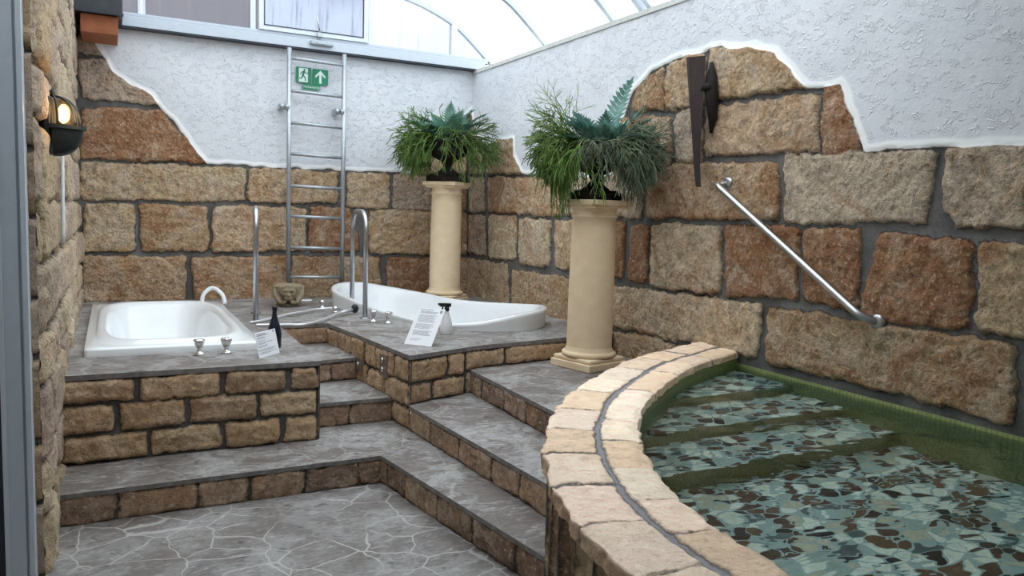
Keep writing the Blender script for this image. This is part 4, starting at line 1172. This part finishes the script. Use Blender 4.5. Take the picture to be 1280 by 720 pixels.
o = bpy.data.objects.new('caption', me); COL.objects.link(o); o.parent = pc_
o.location = (1.8095-1.82, YS-.006-(YB-.035), 2.799-2.9); o.rotation_euler = (math.pi/2, 0, 0)

# ------------------------------------------------------------------ paper notices
def notice(bl, wv, uv, label, lines, seed, stand, title='', logo=True):
    bl = Vector(bl); wv = Vector(wv); uv = Vector(uv); n = wv.cross(uv).normalized()
    if n.dot(FWD) > 0: n = -n
    t = thing('notice', tuple(bl+wv/2), label, 'notice')
    b = MB(); q = [bl, bl+wv, bl+wv+uv, bl+uv]; e = n*.0025
    b.add([tuple(p) for p in q]+[tuple(p-e) for p in q], [(0, 1, 2, 3), (7, 6, 5, 4), (0, 4, 5, 1), (1, 5, 6, 2), (2, 6, 7, 3), (3, 7, 4, 0)])
    b.build('sheet', M['paper'], t)
    rnd = random.Random(seed); m = n*.001
    for part, sel in (('printed_heading', lambda q: q > .83), ('printed_text', lambda q: q <= .83)):
        b = MB()
        for (yy, hh, x0, x1, gaps) in [l_ for l_ in lines if sel(l_[0])]:
            x = x0
            while x < x1:
                w_ = rnd.uniform(.03, .10); xe = min(x+w_, x1)
                b.add([tuple(bl+wv*xx+uv*y_+m) for xx, y_ in ((x, yy), (xe, yy), (xe, yy+hh), (x, yy+hh))], [(0, 1, 2, 3)]); x += w_+.014
        b.build(part, M['ink'], t)
    if logo:
        c_ = MB()
        def bar2(x0, x1, y0, y1): c_.add([tuple(bl+wv*x+uv*y+m) for x, y in ((x0, y0), (x1, y0), (x1, y1), (x0, y1))], [(0, 1, 2, 3)])
        for i in range(5): bar2(.84, .93, .885+.016*i, .885+.016*i+.009)
        bar2(.862, .872, .885, .96); bar2(.90, .91, .885, .96)
        c_.build('printed_crest', M['ink'], t)
    if stand:
        b = MB(); mid = bl+wv*.5+uv*.7; b.add([tuple(mid-wv*.12-n*.004), tuple(mid+wv*.12-n*.004), tuple(Vector((mid.x, mid.y, bl.z))+wv*.12-n*.06), tuple(Vector((mid.x, mid.y, bl.z))-wv*.12-n*.06)], [(0, 1, 2, 3)])
        b.build('stand', M['paper'], t)
lines = [(.945, .014, .12, .60, True)]+[(.90-.022*i, .009, .14, rr, True) for i, rr in enumerate((.78, .76, .74))]
yy = .80
for para, cnt in enumerate((7, 5)):
    for i in range(cnt): lines.append((yy, .009, .14, .80-.03*((i*7+para) % 5), True)); yy -= .030
    yy -= .03
for i in range(5): lines.append((yy, .009, .14, .82-.04*((i*3) % 4), True)); yy -= .028
lines += [(.16, .009, .14, .52, True), (.12, .009, .14, .42, True)]
notice((1.81, 5.13, Z4+.002), (.135, -.175, 0), (.150, .118, .240), 'tall white printed notice propped on the deck corner by the spray bottle', lines, 3, True)
lines = [(.90, .03, .05, .48, True), (.84, .03, .05, .62, True)]+[(y_, .016, .05, x_, True) for y_, x_ in ((.77, .42), (.73, .5), (.64, .45), (.56, .78), (.52, .40), (.44, .5), (.40, .46), (.30, .86), (.26, .78), (.18, .90), (.14, .6))]
notice((.790, 4.865, Z4+.002), (.150, .165, 0), (-.020, .062, .150), 'small white printed notice leaning against the black bottle', lines, 4, False)

# ------------------------------------------------------------------ bottles
x, y = 2.265, 5.46
t = thing('spray_bottle', (x, y, Z4), 'white translucent spray bottle with black trigger beside the tall notice', 'spray bottle')
b = MB(); b.lathe([(.0, 0), (.043, 0), (.047, .008), (.048, .05), (.045, .075), (.034, .115), (.022, .150), (.015, .172), (.015, .185)], (x, y, Z4), 32); b.build('bottle', M['spray'], t)
b = MB(); b.lathe([(.018, .178), (.019, .205), (.014, .210), (.0, .211)], (x, y, Z4), 20)
d_ = RIGHT
hd = Vector((x, y, Z4+.225))
b.bar(hd-d_*.055, hd+d_*.032, .024, .026); b.bar(hd-d_*.055+Vector((0, 0, .004)), hd-d_*.068+Vector((0, 0, .004)), .016, .016)
b.bar(hd+Vector((0, 0, -.02)), hd+Vector((0, 0, 0)), .026, .026)
b.tube([hd-d_*.030, hd-d_*.034-Vector((0, 0, .03)), hd-d_*.050-Vector((0, 0, .062))], [.008, .007, .005], 8); b.build('trigger_head', M['black'], t)
x, y = .945, 5.24
t = thing('dark_bottle', (x, y, Z4), 'black slim-necked bottle behind the small notice', 'bottle')
b = MB(); b.lathe([(.0, 0), (.040, 0), (.044, .006), (.045, .10), (.042, .13), (.030, .165), (.018, .205), (.014, .235), (.014, .250)], (x, y, Z4), 32); b.build('bottle', M['darkbottle'], t)
b = MB(); b.lathe([(.016, .245), (.018, .252), (.018, .272), (.012, .278), (.0, .278)], (x, y, Z4), 24); b.build('cap', M['black'], t)

# ------------------------------------------------------------------ hand shower and hoses
t = thing('hand_shower', (1.75, 6.8, Z4), 'chrome hand shower with black head and hose lying on the deck', 'hand shower')
zz = Z4+.012
b = MB(); b.tube(catmull([(.96, 6.34, zz), (1.08, 6.44, zz), (1.196, 6.565, zz+.004), (1.32, 6.68, zz+.01), (1.435, 6.768, zz+.012), (1.56, 6.90, zz+.012), (1.66, 6.97, zz+.01), (1.76, 6.93, zz+.02)], 8), .011, 8); b.build('shower_hose', M['hose'], t)
b = MB(); b.tube(catmull([(.978, 6.20, zz), (1.10, 6.17, zz), (1.20, 6.13, zz+.004), (1.30, 6.09, zz+.006), (1.40, 6.16, zz+.006), (1.50, 6.27, zz+.01), (1.60, 6.41, zz+.012), (1.70, 6.56, zz+.018), (1.76, 6.61, zz+.02)], 8), .011, 8); b.build('shower_hose', M['hose'], t)
b = MB(); b.tube([(1.74, 6.60, zz+.018), (1.80, 6.65, zz+.026), (1.87, 6.70, zz+.032)], [.011, .015, .016], 14); b.build('shower_handle', M['hose'], t)
b = MB(); rot = Matrix.Rotation(.5, 3, 'Z'); b.ellipsoid((1.905, 6.72, zz+.038), (.034, .034, .040), rot=rot); b.build('shower_head', M['rubber'], t)
def valve(x, y, label, h_):
    t = thing('shower_valve', (x, y, Z4), label, 'valve')
    b = MB(); b.lathe([(.030, 0), (.032, .008), (.02, .014), (.016, .03)], (x, y, Z4), 20); b.build('valve_base', M['chrome'], t)
    b = MB(); b.ellipsoid((x, y, Z4+h_), (.028, .028, .026)); b.tube([(x, y, Z4+.02), (x, y, Z4+h_)], .014, 10); b.build('valve_knob', M['chrome'], t)
valve(1.735, 7.22, 'small chrome valve knob on the rear deck, farther from the steel rail', .052)
valve(1.77, 6.87, 'small chrome valve knob where the shower hose ends, next to the black shower head', .034)
b = MB(); b.lathe([(.0, 0), (.07, 0), (.075, .006), (.07, .012), (.0, .010)], (1.70, 7.80, Z4), 24); o = b.build('soap_dish', M['tub']); tag(o, 'small flat white dish by the wall beside the carved stone head', 'dish')

# ------------------------------------------------------------------ carved stone head
hx_, hy_ = 1.475, 7.46; face = Vector((-.20, -.98, 0)); side = Vector((.98, -.20, 0))
rot = Matrix((side, -face, Vector((0, 0, 1)))).transposed()
def P3(a, b_, c_): q = side*a+face*b_; return (hx_+q.x, hy_+q.y, Z4+c_)
b = MB()
b.add(*(lambda m_: (m_.v, m_.f))(MB().lathe([(.0, 0), (.085, 0), (.10, .02), (.125, .08), (.138, .14), (.135, .19), (.11, .205), (.0, .20)], (hx_, hy_, Z4), 32)))
b.ellipsoid(P3(0, .115, .125), (.066, .05, .080), rot=rot); b.ellipsoid(P3(0, .165, .085), (.036, .026, .022), rot=rot)
b.ellipsoid(P3(-.028, .155, .118), (.020, .016, .015), rot=rot); b.ellipsoid(P3(.028, .155, .118), (.020, .016, .015), rot=rot)
b.ellipsoid(P3(0, .175, .115), (.014, .022, .018), rot=rot); b.ellipsoid(P3(-.026, .158, .158), (.026, .014, .008), rot=rot); b.ellipsoid(P3(.026, .158, .158), (.026, .014, .008), rot=rot)
for s_ in (-1, 1):
    b.ellipsoid(P3(.080*s_, .085, .145), (.024, .02, .038), rot=rot)
    b.tube([P3(.128*s_, .03, .19), P3(.115*s_, .09, .10), P3(.07*s_, .135, .035)], [.018, .026, .022], 10)
    b.tube([P3(.06*s_, .13, .030), P3(.04*s_, .155, .050), P3(.016*s_, .160, .055)], [.020, .018, .016], 10)
b.tube([P3(-.11, .08, .018), P3(0, .135, .014), P3(.11, .08, .018)], .020, 10)
for k in range(9): b.ellipsoid(P3(-.064+.016*k, .13-.003*abs(k-4)**1.6, .192-.002*abs(k-4)**1.6), (.012, .018, .017), rot=rot)
o = b.build('carved_head', M['carving']); tag(o, 'weathered carved stone figure head by the foot of the ladder', 'sculpture')
md = o.modifiers.new('remesh', 'REMESH'); md.mode = 'VOXEL'; md.voxel_size = .0055; md.use_smooth_shade = True

# ------------------------------------------------------------------ wall lamp
lx, ly, lz = XL-.005, 4.14, 1.925
t = thing('wall_lamp', (lx, ly, lz), 'dark bulkhead wall lamp with lit warm bulb on the left stone wall', 'lamp')
b = MB(); b.box((lx-.02, ly-.07, lz-.13), (lx+.022, ly+.07, lz+.135), bev=.012); b.build('back_plate', M['lampgreen'], t)
def half(b, rx, ry, rz, zc, top, x0, n=24, m_=12):
    v = []; f = []
    for i in range(m_+1):
        t_ = (math.pi/2)*i/m_; zz_ = zc+(rz*math.sin(t_) if top else -rz*math.sin(t_)); s_ = math.cos(t_)
        s_ = max(s_, .0)**.75
        for k in range(n+1):
            g = -math.pi/2+math.pi*k/n; v.append((x0+rx*s_*math.cos(g), ly+ry*s_*math.sin(g), zz_))
    for i in range(m_):
        for k in range(n): f.append((i*(n+1)+k, i*(n+1)+k+1, (i+1)*(n+1)+k+1, (i+1)*(n+1)+k))
    return b.add(v, f, 0, True)
b = MB(); half(b, .122, .075, .125, lz-.01, False, lx+.02); b.build('lower_shield', M['lampgreen'], t)
b = MB()
v = []; n = 24
for zz_ in (lz-.012, lz+.006):
    for rr in (.0, 1.0):
        for k in range(n+1):
            g = -math.pi/2+math.pi*k/n; v.append((lx+.01+.148*rr*math.cos(g), ly+.085*rr*math.sin(g), zz_))
w_ = n+1; f = []
for k in range(n): f += [(k, k+1, w_+k+1, w_+k), (2*w_+k, 3*w_+k, 3*w_+k+1, 2*w_+k+1), (w_+k, w_+k+1, 3*w_+k+1, 3*w_+k)]
b.add(v, f); b.build('rim_ring', M['lampgreen'], t)
b = MB(); half(b, .100, .060, .120, lz+.004, True, lx+.02); b.build('glass', M['lampglass'], t)
b = MB()
for g in (-1.35, -.62, .0, .62, 1.35):
    pts = []
    for i in range(13):
        t_ = math.pi/2*i/12; s_ = max(math.cos(t_), 0)**.75
        pts.append((lx+.02+.112*s_*math.cos(g), ly+.068*s_*math.sin(g), lz+.004+.130*math.sin(t_)))
    b.tube(pts, .0055, 8)
b.build('guard', M['lampgreen'], t)
b = MB(); b.tube([(lx+.02, ly, lz+.13), (lx+.02, ly, lz+.15), (lx+.025, ly, lz+.165)], [.012, .012, .006], 10); b.build('top_knob', M['lampgreen'], t)
b = MB(); b.ellipsoid((lx+.062, ly-.005, lz+.055), (.022, .022, .040)); b.build('bulb', M['bulb'], t)
li = bpy.data.lights.new('lamp_glow', 'POINT'); li.energy = 1.2; li.color = (1, .62, .3); li.shadow_soft_size = .03
lo = bpy.data.objects.new('lamp_glow', li); lo.location = (lx+.13, ly-.09, lz+.06); COL.objects.link(lo)

# ------------------------------------------------------------------ old iron wedge hung on the right wall
t = thing('iron_wedge', (XR-.08, 4.15, 2.7), 'long dark tapering iron wedge hanging on the right stone wall', 'wall ornament')
xq = XR-.12
pr_ = [((4.300, 2.695), (4.095, 2.675)), ((4.255, 2.45), (4.095, 2.44)), ((4.205, 2.20), (4.098, 2.19)), ((4.150, 1.95), (4.090, 1.95)), ((4.118, 1.815), (4.070, 1.812))]
v = []; f = []
for (a, c_) in pr_:
    v += [(xq, a[0], a[1]), (xq-.022, (a[0]*.75+c_[0]*.25), (a[1]+c_[1])/2), (xq-.006, c_[0], c_[1]), (xq+.012, (a[0]+c_[0])/2, (a[1]+c_[1])/2)]
for i in range(len(pr_)-1):
    for k in range(4): f.append((i*4+k, i*4+(k+1) % 4, i*4+4+(k+1) % 4, i*4+4+k))
f += [(3, 2, 1, 0), (16, 17, 18, 19)]
b = MB(); b.add(v, f); b.build('blade', M['rustiron'], t)
b = MB(); b.tube([(XR-.05, 4.12, 2.64), (XR-.07, 4.09, 2.54), (XR-.07, 4.08, 2.42), (XR-.05, 4.08, 2.28), (XR-.03, 4.11, 2.18)], [.012, .038, .046, .032, .010], 12)
b.tube([(XR-.02, 4.10, 2.47), (XR-.13, 4.12, 2.47)], .026, 14); b.ellipsoid((XR-.10, 4.08, 2.47), (.03, .03, .03)); b.build('mount', M['iron'], t)

# ------------------------------------------------------------------ switch plates on the platform side
def on_side(y): 
    k = (6.25-y)/(6.25-4.70); return 1.545+(1.70-1.545)*k
def wplate(y0, y1, z0, z1, label, buttons, cat):
    ym = (y0+y1)/2; x = on_side(ym)-.014
    t = thing('control_plate', (x, ym, (z0+z1)/2), label, cat)
    b = MB(); b.add([(on_side(y0)-.020, y0, z0), (on_side(y1)-.020, y1, z0), (on_side(y1)-.020, y1, z1), (on_side(y0)-.020, y0, z1), (on_side(y0)+.0, y0, z0), (on_side(y1)+.0, y1, z0), (on_side(y1)+.0, y1, z1), (on_side(y0)+.0, y0, z1)],
                    [(0, 1, 2, 3), (0, 4, 5, 1), (3, 2, 6, 7), (0, 3, 7, 4), (1, 5, 6, 2)]); b.build('plate', M['switch'], t)
    for (yy_, zz_) in buttons:
        b = MB(); xx = on_side(yy_)-.020; b.tube([(xx, yy_, zz_), (xx-.010, yy_, zz_), (xx-.014, yy_, zz_)], [.018, .018, .010], 18); b.build('button', M['chrome'], t)
wplate(5.02, 5.135, .45, .605, 'tall steel plate with two chrome buttons near the platform corner', [(5.08, .565), (5.08, .50)], 'switch plate')
wplate(5.46, 5.60, .40, .50, 'small square steel plate with one chrome button, farther from the platform corner', [(5.52, .455)], 'switch plate')

GROUPS = {'tap': 'chrome taps on the tub deck', 'column': 'cream columns carrying plants', 'potted plant': 'urn plants on the columns', 'notice': 'printed paper notices on the deck',
          'rail': 'upright steel grab rails beside the tubs', 'step': 'stone steps up to the tub platform', 'pool step': 'pebbled steps under the water', 'valve': 'chrome valve knobs on the deck',
          'switch plate': 'steel plates on the platform side', 'bathtub': 'white bathtubs in the platform'}
for o in list(SC.objects):
    if o.get('category') in GROUPS: o['group'] = GROUPS[o['category']]

# ------------------------------------------------------------------ light, sky, camera
w = bpy.data.worlds.new('overcast'); SC.world = w; w.use_nodes = True
nt = w.node_tree; nt.nodes.clear()
wo = nt.nodes.new('ShaderNodeOutputWorld'); bg = nt.nodes.new('ShaderNodeBackground')
tc = nt.nodes.new('ShaderNodeTexCoord'); sp = nt.nodes.new('ShaderNodeSeparateXYZ'); rp = nt.nodes.new('ShaderNodeValToRGB')
nt.links.new(tc.outputs['Generated'], sp.inputs[0]); nt.links.new(sp.outputs[2], rp.inputs[0])
rp.color_ramp.elements[0].position = 0.0; rp.color_ramp.elements[0].color = (.62, .68, .74, 1)
rp.color_ramp.elements[1].position = .6; rp.color_ramp.elements[1].color = (.94, .97, 1.0, 1)
nt.links.new(rp.outputs[0], bg.inputs[0]); bg.inputs[1].default_value = 3.3
nt.links.new(bg.outputs[0], wo.inputs[0])

cam = bpy.data.cameras.new('camera'); co = bpy.data.objects.new('camera', cam); COL.objects.link(co)
Rm = [[0.8895123, -0.0150605, 0.4566629], [-0.4557561, -0.1002663, 0.8844394], [0.0324678, -0.9948466, -0.0960521]]
co.matrix_world = Matrix(((Rm[0][0], -Rm[0][1], -Rm[0][2], 0), (Rm[1][0], -Rm[1][1], -Rm[1][2], 0), (Rm[2][0], -Rm[2][1], -Rm[2][2], 1.6), (0, 0, 0, 1)))
cam.sensor_width = 36; cam.lens = 970.3*36/1280; cam.clip_start = .02; cam.clip_end = 200
SC.camera = co
SC.view_settings.view_transform = 'Standard'
SC.view_settings.look = 'None'
SC.cycles.max_bounces = 10; SC.cycles.diffuse_bounces = 5; SC.cycles.transparent_max_bounces = 12
